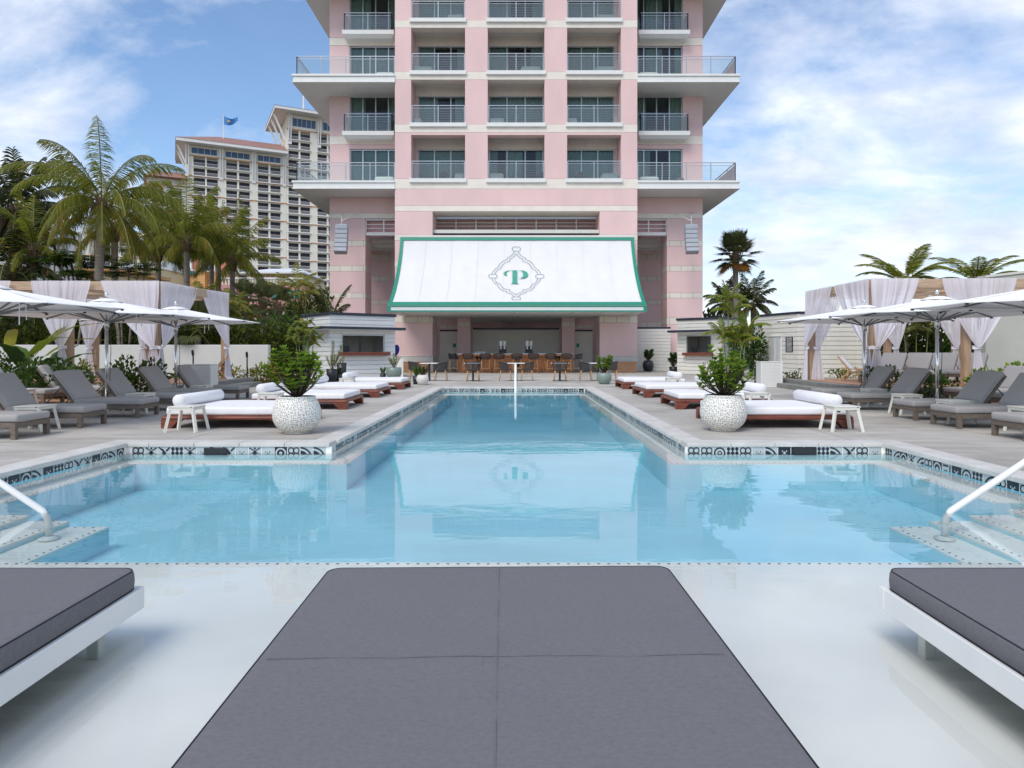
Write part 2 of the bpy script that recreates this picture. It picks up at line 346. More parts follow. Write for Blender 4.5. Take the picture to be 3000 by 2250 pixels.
mixc = nd(t, 'ShaderNodeMix', data_type='RGBA'); t.links.new(cr.outputs[0], mixc.inputs[0]); t.links.new(tint.outputs[2], mixc.inputs[6]); t.links.new(cc.outputs[0], mixc.inputs[7])
t.links.new(mixc.outputs[2], bg.inputs[0]); bg.inputs[1].default_value = .135
vs = sc.view_settings; vs.view_transform = 'Standard'; vs.look = 'None'; vs.exposure = .50; vs.gamma = 1
sc.cycles.transparent_max_bounces = 24; sc.cycles.max_bounces = 8; sc.cycles.use_denoising = True
# ------------------------------------------------------------------ ground, deck and pool
MX0, MX1, MY1 = -2.58, 2.34, 23.6       # far arm of the pool
WX0, WX1, WY0, WY1 = -5.43, 5.09, -1.2, 9.49   # near, wider part
SY = 5.0                                # lip of the shallow shelf
WZ = -.14                               # water line
outline = [(WX0,WY0),(WX1,WY0),(WX1,WY1),(MX1,WY1),(MX1,MY1),(MX0,MY1),(MX0,WY1),(WX0,WY1)]
def ring_out(k):
    return [(WX0-k,WY0-k),(WX1+k,WY0-k),(WX1+k,WY1+k),(MX1+k,WY1+k),(MX1+k,MY1+k),(MX0-k,MY1+k),(MX0-k,WY1+k),(WX0-k,WY1+k)]
C = .31
def sheet(name, mat, rects, z, zt=None):
    b = MB()
    for x0,x1,y0,y1 in rects:
        if zt is None: b.quad((x0,y0,z),(x1,y0,z),(x1,y1,z),(x0,y1,z))
        else: b.box(x0,x1,y0,y1,zt,z)
    return b.build(name, mat)
DX0, DX1, DY0, DY1 = -15.5, 15.5, -7., 49.
struct(sheet('pool_deck', deckm, [(DX0,WX0-C,WY0-C,WY1+C),(WX1+C,DX1,WY0-C,WY1+C),(DX0,MX0-C,WY1+C,MY1+C),(MX1+C,DX1,WY1+C,MY1+C),
      (DX0,DX1,MY1+C,DY1),(DX0,DX1,DY0,WY0-C)], 0.))
struct(sheet('ground', groundm, [(-1500,DX0,-300,2500),(DX1,1500,-300,2500),(DX0,DX1,DY1,2500),(DX0,DX1,-300,DY0)], -.02))
# coping stones
b = MB(); g = .006
def stones(p, q, out, skip0=0., skip1=0.):
    p, q, out = Vector(p), Vector(q), Vector(out); d = (q-p).normalized(); L = (q-p).length - skip0 - skip1; n = max(1, round(L/.62)); s = L/n; p = p + d*skip0
    for i in range(n):
        a = p+d*(i*s+g/2); e = p+d*((i+1)*s-g/2); pts = [a-out*.02, e-out*.02, e+out*C, a+out*C]
        if d.cross(out) < 0: pts.reverse()
        b.prism([(v.x,v.y) for v in pts], -.052, .004)
stones((WX0,WY0),(WX0,WY1),(-1,0),0,0); stones((WX1,WY0),(WX1,WY1),(1,0),0,0)
stones((WX0,WY1),(MX0,WY1),(0,1),-C,.022); stones((MX1,WY1),(WX1,WY1),(0,1),.022,-C)
stones((MX0,WY1),(MX0,MY1),(-1,0),C+g,0); stones((MX1,WY1),(MX1,MY1),(1,0),C+g,0)
stones((MX0,MY1),(MX1,MY1),(0,1),-C,-C); stones((WX0,WY0),(WX1,WY0),(0,-1),-C,-C)
struct(b.build('pool_coping', copem, bevel=.006))
struct(MB().prism([(WX0-C+.01,WY0-C+.01),(WX1+C-.01,WY0-C+.01),(WX1+C-.01,WY0),(WX0-C+.01,WY0)], -.06,-.01).build('coping_bed', stepc))
# pool shell
b = MB(); FZ = -.60
def wall(p, q, z0, z1): b.quad((p[0],p[1],z0),(q[0],q[1],z0),(q[0],q[1],z1),(p[0],p[1],z1))
for i in range(8): wall(outline[i], outline[(i+1)%8], -.235, -.235-.001)
b = MB()
b.mi = 1
b.quad((WX0,SY,FZ),(WX1,SY,FZ),(WX1,WY1,FZ),(WX0,WY1,FZ)); b.quad((MX0,WY1,FZ),(MX1,WY1,FZ),(MX1,MY1,FZ),(MX0,MY1,FZ))
for p, q in (((WX0,SY),(WX0,WY1)),((WX0,WY1),(MX0,WY1)),((MX0,WY1),(MX0,MY1)),((MX0,MY1),(MX1,MY1)),((MX1,MY1),(MX1,WY1)),((MX1,WY1),(WX1,WY1)),((WX1,WY1),(WX1,SY))):
    wall(p, q, FZ, -.168); b.mi = 0; wall(p, q, -.168, -.05); b.mi = 1
wall((WX0,SY),(WX1,SY), FZ, -.262)
b.mi = 0; SHZ = -.26
b.quad((WX0,WY0,SHZ),(WX1,WY0,SHZ),(WX1,SY,SHZ),(WX0,SY,SHZ))
wall((WX0,WY0),(WX0,SY), -.30, -.05); wall((WX1,WY0),(WX1,SY), -.30, -.05); wall((WX0,WY0),(WX1,WY0), -.30, -.05)
struct(b.build('pool_basin', [plaster, plasterdeep]))
# bench ledges and steps with their black inset tiles
def dots(bd, p, q, z, sp=.073, r=.0135, inset=.035, n=(0,0)):
    p, q = Vector(p), Vector(q); d = (q-p).normalized(); L = (q-p).length; k = int(L/sp)
    for i in range(k):
        c = p+d*(i+.5)*sp+Vector(n)*inset; bd.quad((c.x-r,c.y,z),(c.x,c.y-r,z),(c.x+r,c.y,z),(c.x,c.y+r,z))
b = MB(); bd = MB(); LZ = -.245; LW = .28
for x0,x1,y0,y1 in ((WX0,MX0+LW,WY1-LW,WY1),(MX1-LW,WX1,WY1-LW,WY1),(MX0,MX0+LW,WY1,MY1),(MX1-LW,MX1,WY1,MY1),(MX0+LW,MX1-LW,MY1-LW,MY1),
                    (WX0,WX0+LW,6.9,WY1-LW),(WX1-LW,WX1,6.9,WY1-LW)):
    b.mi = 1; b.box(x0+.001,x1-.001,y0+.001,y1-.001,FZ+.002,LZ-.012); b.mi = 0; b.box(x0+.001,x1-.001,y0+.001,y1-.001,LZ-.0118,LZ)
dots(bd,(WX0+LW,WY1-LW),(MX0+LW,WY1-LW),LZ+.003,n=(0,1)); dots(bd,(MX1-LW,WY1-LW),(WX1-LW,WY1-LW),LZ+.003,n=(0,1))
dots(bd,(MX0+LW,WY1-LW),(MX0+LW,MY1-LW),LZ+.003,n=(-1,0)); dots(bd,(MX1-LW,WY1-LW),(MX1-LW,MY1-LW),LZ+.003,n=(1,0))
dots(bd,(MX0+LW,MY1-LW),(MX1-LW,MY1-LW),LZ+.003,n=(0,1))
dots(bd,(WX0+LW,6.9),(WX0+LW,WY1-LW),LZ+.003,n=(-1,0)); dots(bd,(WX1-LW,6.9),(WX1-LW,WY1-LW),LZ+.003,n=(1,0))
dots(bd,(WX0,SY),(WX1,SY),SHZ+.003,n=(0,-1))
for s in (-1, 1):
    edge = WX0 if s < 0 else WX1
    for k in range(4):
        run = .38+.39*k; zt = -.235-.05*k; y1 = 6.55-.02*k
        xe = edge - s*run if s > 0 else edge + run
        x0, x1 = (edge+.001, xe) if s < 0 else (xe, edge-.001)
        if k: 
            pe = (edge - s*(run-.39)) if s > 0 else edge + run - .39
            if s < 0: x0 = pe+.002
            else: x1 = pe-.002
        b.mi = 1; b.box(x0, x1, SY+.002, y1, FZ+.003, zt-.021); b.mi = 0; b.box(x0, x1, SY+.002, y1, zt-.02, zt)
        dots(bd, (xe,SY+.1), (xe,y1-.05), zt+.003, sp=.085, inset=.04, n=(s,0)); dots(bd, (x0+.05,y1), (x1-.05,y1), zt+.003, sp=.085, inset=.04, n=(0,-1))
struct(b.build('pool_steps', [plaster, plasterdeep])); struct(bd.build('pool_step_tiles', tileb))
# patterned water-line tiles, drawn tile by tile
b = MB(); TS = .18; trng = random.Random(3)
def tile(o, dx, nrm, kind):
    """o: lower left corner of a tile; dx: unit along wall; nrm: into the pool"""
    up = Vector((0,0,1)); o = Vector(o); e = TS-.003
    def P(x, y, k): return tuple(o+dx*x*TS+up*y*TS+nrm*k)
    def poly(pts, k, mi):
        b.mi = mi; pts = [(min(max(x,.02),.98), min(max(y,.36),.98)) for x, y in pts]; b.quad(*[P(x,y,k) for x,y in pts])
    dark = kind in ('dark', 'big')
    poly([(0,.36),(1,.36),(1,1),(0,1)], .002, 1 if dark else 0)
    def ring(cx, cy, r0, r1, a0=0, a1=2*PI, n=14, mi=1):
        for i in range(n):
            a, c = a0+(a1-a0)*i/n, a0+(a1-a0)*(i+1)/n
            poly([(cx+r0*math.cos(a),cy+r0*math.sin(a)),(cx+r1*math.cos(a),cy+r1*math.sin(a)),(cx+r1*math.cos(c),cy+r1*math.sin(c)),(cx+r0*math.cos(c),cy+r0*math.sin(c))], .004, mi)
    def dia(cx, cy, r, mi=1): poly([(cx-r,cy),(cx,cy-r*1.25),(cx+r,cy),(cx,cy+r*1.25)], .005, mi)
    if kind == 'ring': ring(.5,.5,.34,.46); ring(.5,.5,.10,.18)
    elif kind == 'dia':
        for i in range(3):
            for j in range(3): dia(.17+.33*i,.17+.33*j,.165)
    elif kind == 'dark': dia(.5,.5,.12,0); dia(.35,.35,.06,0); dia(.65,.35,.06,0); dia(.35,.65,.06,0); dia(.65,.65,.06,0)
    elif kind == 'big': ring(.5,.5,.30,.42,mi=0); ring(.5,.5,.0,.12,mi=0)
    elif kind == 'quat':
        for cx, cy in ((.3,.3),(.7,.3),(.3,.7),(.7,.7)): ring(cx,cy,.17,.26,n=10)
    elif kind == 'arc': ring(0,0,.45,.70,0,PI/2,8); ring(0,0,.85,.98,0,PI/2,8)
    elif kind == 'x':
        poly([(.05,.12),(.12,.05),(.95,.88),(.88,.95)],.004,1); poly([(.88,.05),(.95,.12),(.12,.95),(.05,.88)],.005,1); dia(.5,.5,.16); dia(.5,.14,.09); dia(.5,.86,.09)
    elif kind == 'key':
        poly([(.1,.1),(.9,.1),(.9,.22),(.1,.22)],.004,1); poly([(.1,.22),(.22,.22),(.22,.9),(.1,.9)],.004,1); poly([(.35,.78),(.9,.78),(.9,.9),(.35,.9)],.004,1); poly([(.4,.4),(.8,.4),(.8,.55),(.4,.55)],.004,1)
    elif kind == 'star': dia(.5,.5,.18); poly([(0,.95),(.4,.6),(.5,.75),(.1,1)],.004,1); poly([(.9,1),(.6,.7),(.7,.6),(1,.9)],.004,1)
    elif kind == 'dot': dia(.5,.45,.08); dia(.35,.6,.05); dia(.65,.6,.05)
kinds = ['ring','dia','dark','big','quat','arc','x','key','star','dot','arc','dark','big','dia','quat']
def run(p, q, nrm):
    p, q, nrm = Vector((*p,0)), Vector((*q,0)), Vector((*nrm,0)); d = (q-p).normalized(); n = int((q-p).length/TS); off = ((q-p).length-n*TS)/2
    for i in range(n): o = p+d*(off+i*TS); tile((o.x,o.y,-.23), d, nrm, trng.choice(kinds))
run((WX0,2.),(WX0,WY1),(1,0)); run((WX1,2.),(WX1,WY1),(-1,0)); run((WX0,WY1),(MX0,WY1),(0,-1)); run((MX1,WY1),(WX1,WY1),(0,-1))
run((MX0,WY1),(MX0,MY1),(1,0)); run((MX1,WY1),(MX1,MY1),(-1,0)); run((MX0,MY1),(MX1,MY1),(0,-1))
struct(b.build('pool_waterline_tiles', [tilew, tileb]))
for i, (u, lab) in enumerate(((632,'dark skimmer slot in the tiled pool wall left of the water'),(2358,'dark skimmer slot in the tiled pool wall right of the water'))):
    x = px(u, WY1); o = MB().box(-.16,.16,-.012,-.006,-.165,-.068).build('skimmer_opening', black); o.location = (x, WY1, 0); tag(o, lab, 'skimmer', 'skimmer slots in the pool wall')
# water: one closed body
wat = glassmat('pool_water', (1,1,1), 1.345, 0., bump=.075, bscale=2.6, stretch=(.55,1.6,1), bdist=.02)
t2 = wat.node_tree; va = nd(t2, 'ShaderNodeVolumeAbsorption', Color=(.0,.70,.90,1), Density=.17); t2.links.new(va.outputs[0], t2.nodes['Material Output'].inputs['Volume'])
e = .008
wo = [(WX0+e,WY0+e),(WX1-e,WY0+e),(WX1-e,WY1-e),(MX1-e,WY1-e),(MX1-e,MY1-e),(MX0+e,MY1-e),(MX0+e,WY1-e),(WX0+e,WY1-e)]
struct(MB().prism(wo, -1.0, WZ).build('pool_water', wat))
# underwater lights, drain rings
for i, (x, y, lab) in enumerate(((-2.2,9.1,'round white underwater fitting left of the channel'),(1.95,9.1,'round white underwater fitting right of the channel'))):
    pass

# handrails
def handrail(s):
    r = thing('pool_handrail', 'x', 'handrail')
    MB().tube([(.045,0,-.385),(.045,0,-.25),(.06,0,-.19),(.10,0,-.128),(1.05,0,.50),(1.28,0,.62),(1.42,0,.60),(1.47,0,.45),(1.47,0,0)], .028, 12).build('rail', white, r, True)
    MB().lathe([(0,.0),(.085,0),(.085,.012),(.03,.03)], (.045,0,-.378), 20).build('flange', white, r, True)
    MB().lathe([(0,.0),(.07,0),(.06,.015),(.03,.03)], (1.47,0,.005), 20).build('flange', steel, r, True)
    return r
r1 = handrail(1); r1.location = (px(2782,6.04)-.09, 6.04, 0); tag(r1, 'white tubular handrail slanting into the water at the right steps', 'handrail', 'handrails at the pool steps')
r2 = copy_tree(r1); r2.location = (px(128,6.04)+.09, 6.04, 0); r2.rotation_euler.z = PI; tag(r2, 'white tubular handrail slanting into the water at the left steps', 'handrail', 'handrails at the pool steps')
r3 = copy_tree(r1); r3.location = (px(1510,22.6), 22.6, 0); r3.rotation_euler.z = PI/2; r3.scale = (.95,1.5,1.3); tag(r3, 'white handrail seen end-on at the middle of the far pool edge', 'handrail', 'handrails at the pool steps')

# ------------------------------------------------------------------ daybeds standing in the water
def pool_bed():
    r = thing('pool_daybed', 'x', 'daybed'); W, L = 1.86, 2.1
    f = MB(); f.box(0,W,0,.045,-.068,.047); f.box(0,W,L-.045,L,-.068,.047); f.box(0,.045,.045,L-.045,-.068,.047); f.box(W-.045,W,.045,L-.045,-.068,.047)
    for k in range(9): f.box(.045,W-.045,.12+.22*k,.2+.22*k,.0,.02)
    f.build('frame', white, r, bevel=.004)
    for x in (.13, W-.19):
        for y in (.12, L-.19): MB().box(x,x+.06,y,y+.06,-.262,-.068).build('leg', white, r, bevel=.004)
    mb = MB()
    def rr(ins, z, q=0.):
        i = .016+ins; rc = max(.075-ins*.7, .004); out = []
        for (cx, cy, a0), (nx, ny) in zip(((W-i-rc,i+rc,-PI/2),(W-i-rc,L-i-rc,0),(i+rc,L-i-rc,PI/2),(i+rc,i+rc,PI)), ((W-i-rc,L-i-rc),(i+rc,L-i-rc),(i+rc,i+rc),(W-i-rc,i+rc))):
            for k in range(7): a = a0+PI/2*k/6; out.append((cx+rc*math.cos(a), cy+rc*math.sin(a)))
            ex, ey = out[-1]; a = a0+PI/2; sx, sy = nx+rc*math.cos(a), ny+rc*math.sin(a)
            for k in range(1,16): out.append((ex+(sx-ex)*k/16, ey+(sy-ey)*k/16))
        return [(x, y, z+q*(mnoise.noise(Vector((x*3.1,y*3.1,1)))+.6*mnoise.noise(Vector((x*8,y*8,4))))) for x, y in out]
    rings = [rr(.012,.048),rr(0,.060),rr(-.003,.095),rr(0,.134),rr(.006,.146),rr(.018,.151,.001),rr(.05,.152,.004),rr(.12,.1535,.006),rr(.22,.155,.008),rr(.36,.156,.008),rr(.55,.156,.008),rr(.72,.156,.007),rr(.86,.156,.005)]
    n_ = len(rings[0]); vs_ = [v for g_ in rings for v in g_]; mb.add(vs_, [(j*n_+k, j*n_+(k+1)%n_, (j+1)*n_+(k+1)%n_, (j+1)*n_+k) for j in range(len(rings)-1) for k in range(n_)]+[tuple((len(rings)-1)*n_+k for k in range(n_)), tuple(reversed(range(n_)))])
    m = mb.build('mattress', bedfab, r, True)
    p = MB(); z = .151; i = .046
    def loop(z, i, rr=.0038, rc=.068):
        pts = []
        for cx, cy, a0 in ((W-i-rc,i+rc,-PI/2),(W-i-rc,L-i-rc,0),(i+rc,L-i-rc,PI/2),(i+rc,i+rc,PI)):
            for k in range(5): a = a0+PI/2*k/4; pts.append((cx+rc*math.cos(a), cy+rc*math.sin(a), z))
        pts.append(pts[0]); p.tube(pts, rr, 6)
    loop(z-.004, .024); loop(.052, .020); p.build('piping', piping, m, True)
    s = MB(); 
    for k in range(40): y0 = .06+(L-.12)*k/40; y1 = y0+(L-.12)/40; zf = lambda x, y: .1575+.008*(mnoise.noise(Vector((x*3.1,y*3.1,1)))+.6*mnoise.noise(Vector((x*8,y*8,4)))); s.bar((W/2,y0,zf(W/2,y0)),(W/2,y1,zf(W/2,y1)),.0022,.0022)
    for k in range(40): x0 = .06+(W-.12)*k/40; x1 = x0+(W-.12)/40; y = L*.478; s.bar((x0,y,zf(x0,y)),(x1,y,zf(x1,y)),.0022,.0022)
    s.build('seam', seamfab, m)
    return r
FYB = 3.62
c0 = place(pool_bed, 'poolbed', (px(950,3.58)+.045, FYB-2.1, 0), R(1.15), 'wide charcoal daybed with a crossed seam in the centre foreground, standing in the shallow water', 'daybed', 'daybeds in the shallow end', (.982,1,1))
place(pool_bed, 'poolbed', (px(424,FYB)-1.86, FYB-2.1, 0), 0, 'charcoal daybed on white frame cut off by the left edge of the foreground', 'daybed', 'daybeds in the shallow end', (1,1,1))
place(pool_bed, 'poolbed', (px(2576,FYB), FYB-2.1, 0), 0, 'charcoal daybed on white frame cut off by the right edge of the foreground', 'daybed', 'daybeds in the shallow end')

# ------------------------------------------------------------------ white deck daybeds
def deck_bed(has=True):
    r = thing('deck_daybed', 'x', 'daybed'); L, W = 2.12, 1.8
    b = MB(); b.rbox(0,L,0,W,.145,.20,.02,2); b.box(.03,L-.03,.03,W-.03,.20,.215); b.build('frame', redwood, r)
    for x, s in ((.0,1),(L,-1)):
        for y, q in ((0,1),(W,-1)):
            l = MB(); a = [(x,y),(x+s*.30,y),(x+s*.30,y+q*.22),(x,y+q*.22)]; c_ = [(x,y),(x+s*.17,y),(x+s*.17,y+q*.12),(x,y+q*.12)]
            if s*q < 0: a.reverse(); c_.reverse()
            l.hexa([(p[0],p[1],0) for p in c_],[(p[0],p[1],.146) for p in a]); l.build('leg', redwood, r, bevel=.006)
    m = MB().rbox(.06,L-.05,.06,W-.06,.216,.342,.035,4,soft=.006).build('mattress', whitefab, r, True)
    s_ = MB(); s_.box(L-.30,L-.2,.0585,.061,.265,.285); s_.build('care_label', black, m)
    bo = MB(); pts = [(L-.22,.12,.447),(L-.22,.15,.447),(L-.22,W-.15,.447),(L-.22,W-.12,.447)]; bo.tube(pts,[.080,.103,.103,.080],20); bo.build('bolster', whitefab, r, True)
    return r
for i, y in enumerate((11.2,14.8,18.35,22.35)):
    place(deck_bed, 'deckbed', (3.42+.03*(i%2),y,0), R((.6,-1.1,.9,-.5)[i]), f'{ORD[i]} white deck daybed on red wood base right of the pool', 'daybed', 'white daybeds along the pool')
for i, y in enumerate((11.2,14.75,18.35,22.1)):
    place(deck_bed, 'deckbed', (-3.72,y+1.8,0), PI+R((-.7,1.2,-.4,.9)[i]), f'{ORD[i]} white deck daybed on red wood base left of the pool', 'daybed', 'white daybeds along the pool')

# ------------------------------------------------------------------ side tables
def side_table():
    r = thing('side_table', 'x', 'side table'); b = MB(); S = .21
    b.box(-S,S,-S,S,.385,.405); b.box(-S+.01,S-.01,-S+.01,-S+.03,.345,.385); b.box(-S+.01,S-.01,S-.03,S-.01,.345,.385); b.box(-S+.01,-S+.03,-S+.03,S-.03,.345,.385); b.box(S-.03,S-.01,-S+.03,S-.03,.345,.385)
    b.build('table_top', tablewhite, r, bevel=.004)
    for sx in (-1,1):
        for sy in (-1,1): MB().bar((sx*(S+.035),sy*(S+.01),0),(sx*(S-.03),sy*(S-.03),.346),.042,.042).build('leg', tablewhite, r)
    MB().box(S-.06,S-.03,-S-.001,-S+.0,.388,.398).build('maker_plate', black, r)
    return r
st = [(-5.27,10.9,'by the nearest white daybed left of the pool'),(-5.1,14.15,'beside the second white daybed left of the pool'),(-5.35,21.5,'beside the farthest white daybed left of the pool'),
      (5.2,10.95,'by the nearest white daybed right of the pool'),(5.0,14.25,'beside the second white daybed right of the pool'),(4.95,17.7,'beside the third white daybed right of the pool'),(4.95,21.7,'beside the farthest white daybed right of the pool'),
      (-7.75,10.98,'between the nearest two left loungers'),(-7.75,14.05,'between the third and fourth left loungers'),(-7.9,17.1,'before the farthest grey lounger left of the pool'),(-11.2,15.4,'beside the back row loungers left of the pool'),
      (8.05,10.72,'between the nearest two right loungers'),(7.75,12.1,'between the second and third right loungers'),(7.85,13.75,'between the third and fourth right loungers'),(8.15,15.6,'between the farthest two right loungers')]
for x, y, lab in st: place(side_table, 'stable', (x,y,0), 0, 'cream side table '+lab, 'side table', 'cream side tables on the deck')

# ------------------------------------------------------------------ grey sun loungers; local x runs from foot (0) to head
def lounger(flat=False):
    r = thing('sun_lounger', 'x', 'sun lounger'); W = .74; SL = 1.27; TL = 1.95
    f = MB(); f.box(0,TL,0,.045,.165,.24); f.box(0,TL,W-.045,W,.165,.24); f.box(0,.045,.046,W-.046,.165,.24); f.box(TL-.05,TL,.046,W-.046,.165,.24)
    for k in range(14): f.box(.09+k*.085,.145+k*.085,.046,W-.046,.215,.235)
    f.build('frame', taupe, r, bevel=.005)
    for x in (.0,1.55):
        for y in (0,W-.07): MB().box(x+.002,x+.075,y+.002,y+.068,0,.166).build('leg', taupe, r, bevel=.004)
    if flat:
        MB().rbox(.0,TL,.01,W-.01,.243,.355,.035,3).build('cushion', greyfab, r, True); return r
    MB().rbox(-.02,SL,.012,W-.012,.243,.359,.04,4,soft=.006).build('seat_cushion', greyfab, r, True)
    A = R(53); mt = Matrix.Translation((SL-.03,0,.25)) @ Matrix.Rotation(-A, 4, 'Y')
    MB().rbox(0.05,.74,.012,W-.012,.015,.122,.04,4,mat=mt,soft=.006).build('back_cushion', greyfab, r, True)
    k = MB(); k.box(0,.72,.03,.07,-.035,.012); k.box(0,.72,W-.07,W-.03,-.035,.012)
    for i in range(8): k.box(.04+i*.085,.09+i*.085,.071,W-.071,-.02,.008)
    k.xf(mt); k.build('back_frame', taupe, r)
    p = mt @ Vector((.45,0,-.03))
    for y in (.06,W-.08): MB().tube([(p.x,y,p.z),(SL+.62,y,.2)], .010, 6).build('back_strut', black, r)
    return r
G = 'grey loungers facing the pool'
for i, y in enumerate((9.82,11.28,12.95,14.5,16.0,17.55)):
    if i == 0: place(lounger, 'lng', (-7.22,y+.74,0), PI, 'grey sun lounger at the near left corner of the deck, its back out of view', 'sun lounger', G)
    else: place(lounger, 'lng', (-7.22+.05*(i%3-1),y+.74,0), PI+R((0,1.4,-.9,1.8,-1.3,.7)[i]), f'{ORD[i]} grey cushioned sun lounger in the front row left of the pool', 'sun lounger', G)
place(lounger, 'lng', (-10.75,13.1,0), PI, 'grey sun lounger in the back row left, mostly beyond the left edge', 'sun lounger', G)
place(lounger, 'lng', (-11.1,16.75,0), PI, 'grey sun lounger in the back row left, upright beside the leafy bushes', 'sun lounger', G)
place(lounger, 'lng', (-10.7,18.3,0), PI, 'grey sun lounger in the back row left, only its foot showing past the pole', 'sun lounger', G)
for i, y in enumerate((9.62,11.17,12.47,14.56,16.07)):
    place(lounger, 'lng', (7.22+.04*(i%3-1),y,0), R((-.8,1.3,-.6,1.6,-1.2)[i]), f'{ORD[i]} grey cushioned sun lounger in the front row right of the pool', 'sun lounger', G)
place(lounger, 'lng', (10.7,16.4,0), 0, 'grey sun lounger in the back row right, in front of the cedar post', 'sun lounger', G)
place(lounger, 'lng', (10.45,14.5,0), 0, 'grey sun lounger in the back row right, cut by the right edge', 'sun lounger', G)
place(lounger, 'lng', (10.5,12.9,0), 0, 'grey sun lounger in the back row right, mostly beyond the right edge', 'sun lounger', G)
PZ = .30
for i, (x, y) in enumerate(((10.9,20.4),(11.75,20.5),(12.6,20.6),(13.6,20.7))):
    place(lounger, 'lng', (x-.1,y-.3,PZ), R(38), ['leftmost','second from left','third from left','rightmost'][i]+' grey lounger on the wooden platform under the right canopy', 'sun lounger', 'loungers on the right platform')
flat = lounger(True); flat.location = (-12.6+.1,19.6+.6,PZ); flat.rotation_euler.z = PI; tag(flat, 'flat grey daybed between the curtains of the left canopy', 'daybed')

# ------------------------------------------------------------------ umbrellas
def umbrella():
    r = thing('patio_umbrella', 'x', 'umbrella'); N = 8; RA = 2.02; ZE, ZA = 2.01, 2.36; a0 = PI/8*0
    def rim(k, f=1.): a = a0+2*PI*k/N; return Vector((RA*f*math.cos(a), RA*f*math.sin(a), 0))
    c = MB()
    for k in range(N):
        A, B = rim(k), rim(k+1)
        def fn(u, v, A=A, B=B):
            p = A.lerp(B, u)*v*(1-.04*math.sin(PI*u)*v); z = ZA-(ZA-ZE)*(v**.92)-.05*math.sin(PI*u)*math.sin(PI*min(v,.98))*.6
            return (p.x,p.y,z)
        c.grid(fn, 6, 8)
        m = len(c.v)
    for k in range(N):
        A, B = rim(k), rim(k+1); 
        def fv(u, v, A=A, B=B):
            p = A.lerp(B, u)*(1-.04*math.sin(PI*u)); return (p.x,p.y,ZE-.0-.012*v)
        c.grid(fv, 6, 1)
    cn = c.build('canopy', brolly, r, True)
    v = MB()
    v.lathe([(.0,2.385),(.15,2.372),(.31,2.318),(.312,2.305)], n=8); v.build('vent_cap', brolly, cn, True)
    MB().tube([(0,0,.03),(0,0,1.9)], .034, 14).build('pole', steel, r, True)
    MB().tube([(0,0,1.9),(0,0,2.40)], .022, 10).build('mast', steel, r, True)
    MB().lathe([(.022,1.74),(.05,1.745),(.055,1.84),(.05,1.86),(.075,1.865),(.075,1.90),(.03,1.905)], n=16).build('runner', steel, r, True)
    MB().lathe([(.02,2.42),(.035,2.44),(.045,2.47),(.03,2.505),(0,2.52)], n=12).build('finial', steel, r, True)
    for k in range(N):
        A = rim(k,.985); rb = MB().bar((0,0,ZA-.035),(A.x,A.y,ZE-.012),.02,.03).build('rib', strutm, r)
        M_ = rim(k,.50); MB().bar((M_.x*.06,M_.y*.06,1.885),(M_.x,M_.y,ZA-.035-(ZA-ZE)*.5-.02),.022,.026).build('strut', strutm, rb)
        MB().box(A.x-.02,A.x+.02,A.y-.02,A.y+.02,ZE-.04,ZE-.012).build('rib_tip', black, rb)
    b = MB(); b.lathe([(0,.03),(.42,.03),(.44,.018),(.44,.004),(0,.004)], n=32); b.lathe([(.034,.16),(.05,.16),(.05,.03)], n=14); b.build('base', steel, r)
    c = MB(); c.tube([(.06,-.03,1.86),(.09,-.05,1.3),(.07,-.04,.7),(.1,-.06,.1)], .006, 5); c.build('power_cord', black, r)
    c = MB(); c.bar((.62,-.45,2.16),(.62,-.45,1.70),.018,.004); c.bar((.70,-.44,2.16),(.72,-.44,1.78),.014,.004); c.build('tie_strap', tieband, r)
    return r
for i, (x, y) in enumerate(((-8.75,11.35),(-8.72,14.5),(-8.6,17.2))): place(umbrella, 'umb', (x,y,0), R(12+9*i), f'{ORD[i]} white umbrella on steel pole among the left loungers', 'umbrella', 'white umbrellas over the loungers')
for i, (x, y) in enumerate(((8.6,10.9),(8.52,13.85),(8.44,16.6))): place(umbrella, 'umb', (x,y,0), R(20+8*i), f'{ORD[i]} white umbrella on steel pole among the right loungers', 'umbrella', 'white umbrellas over the loungers')

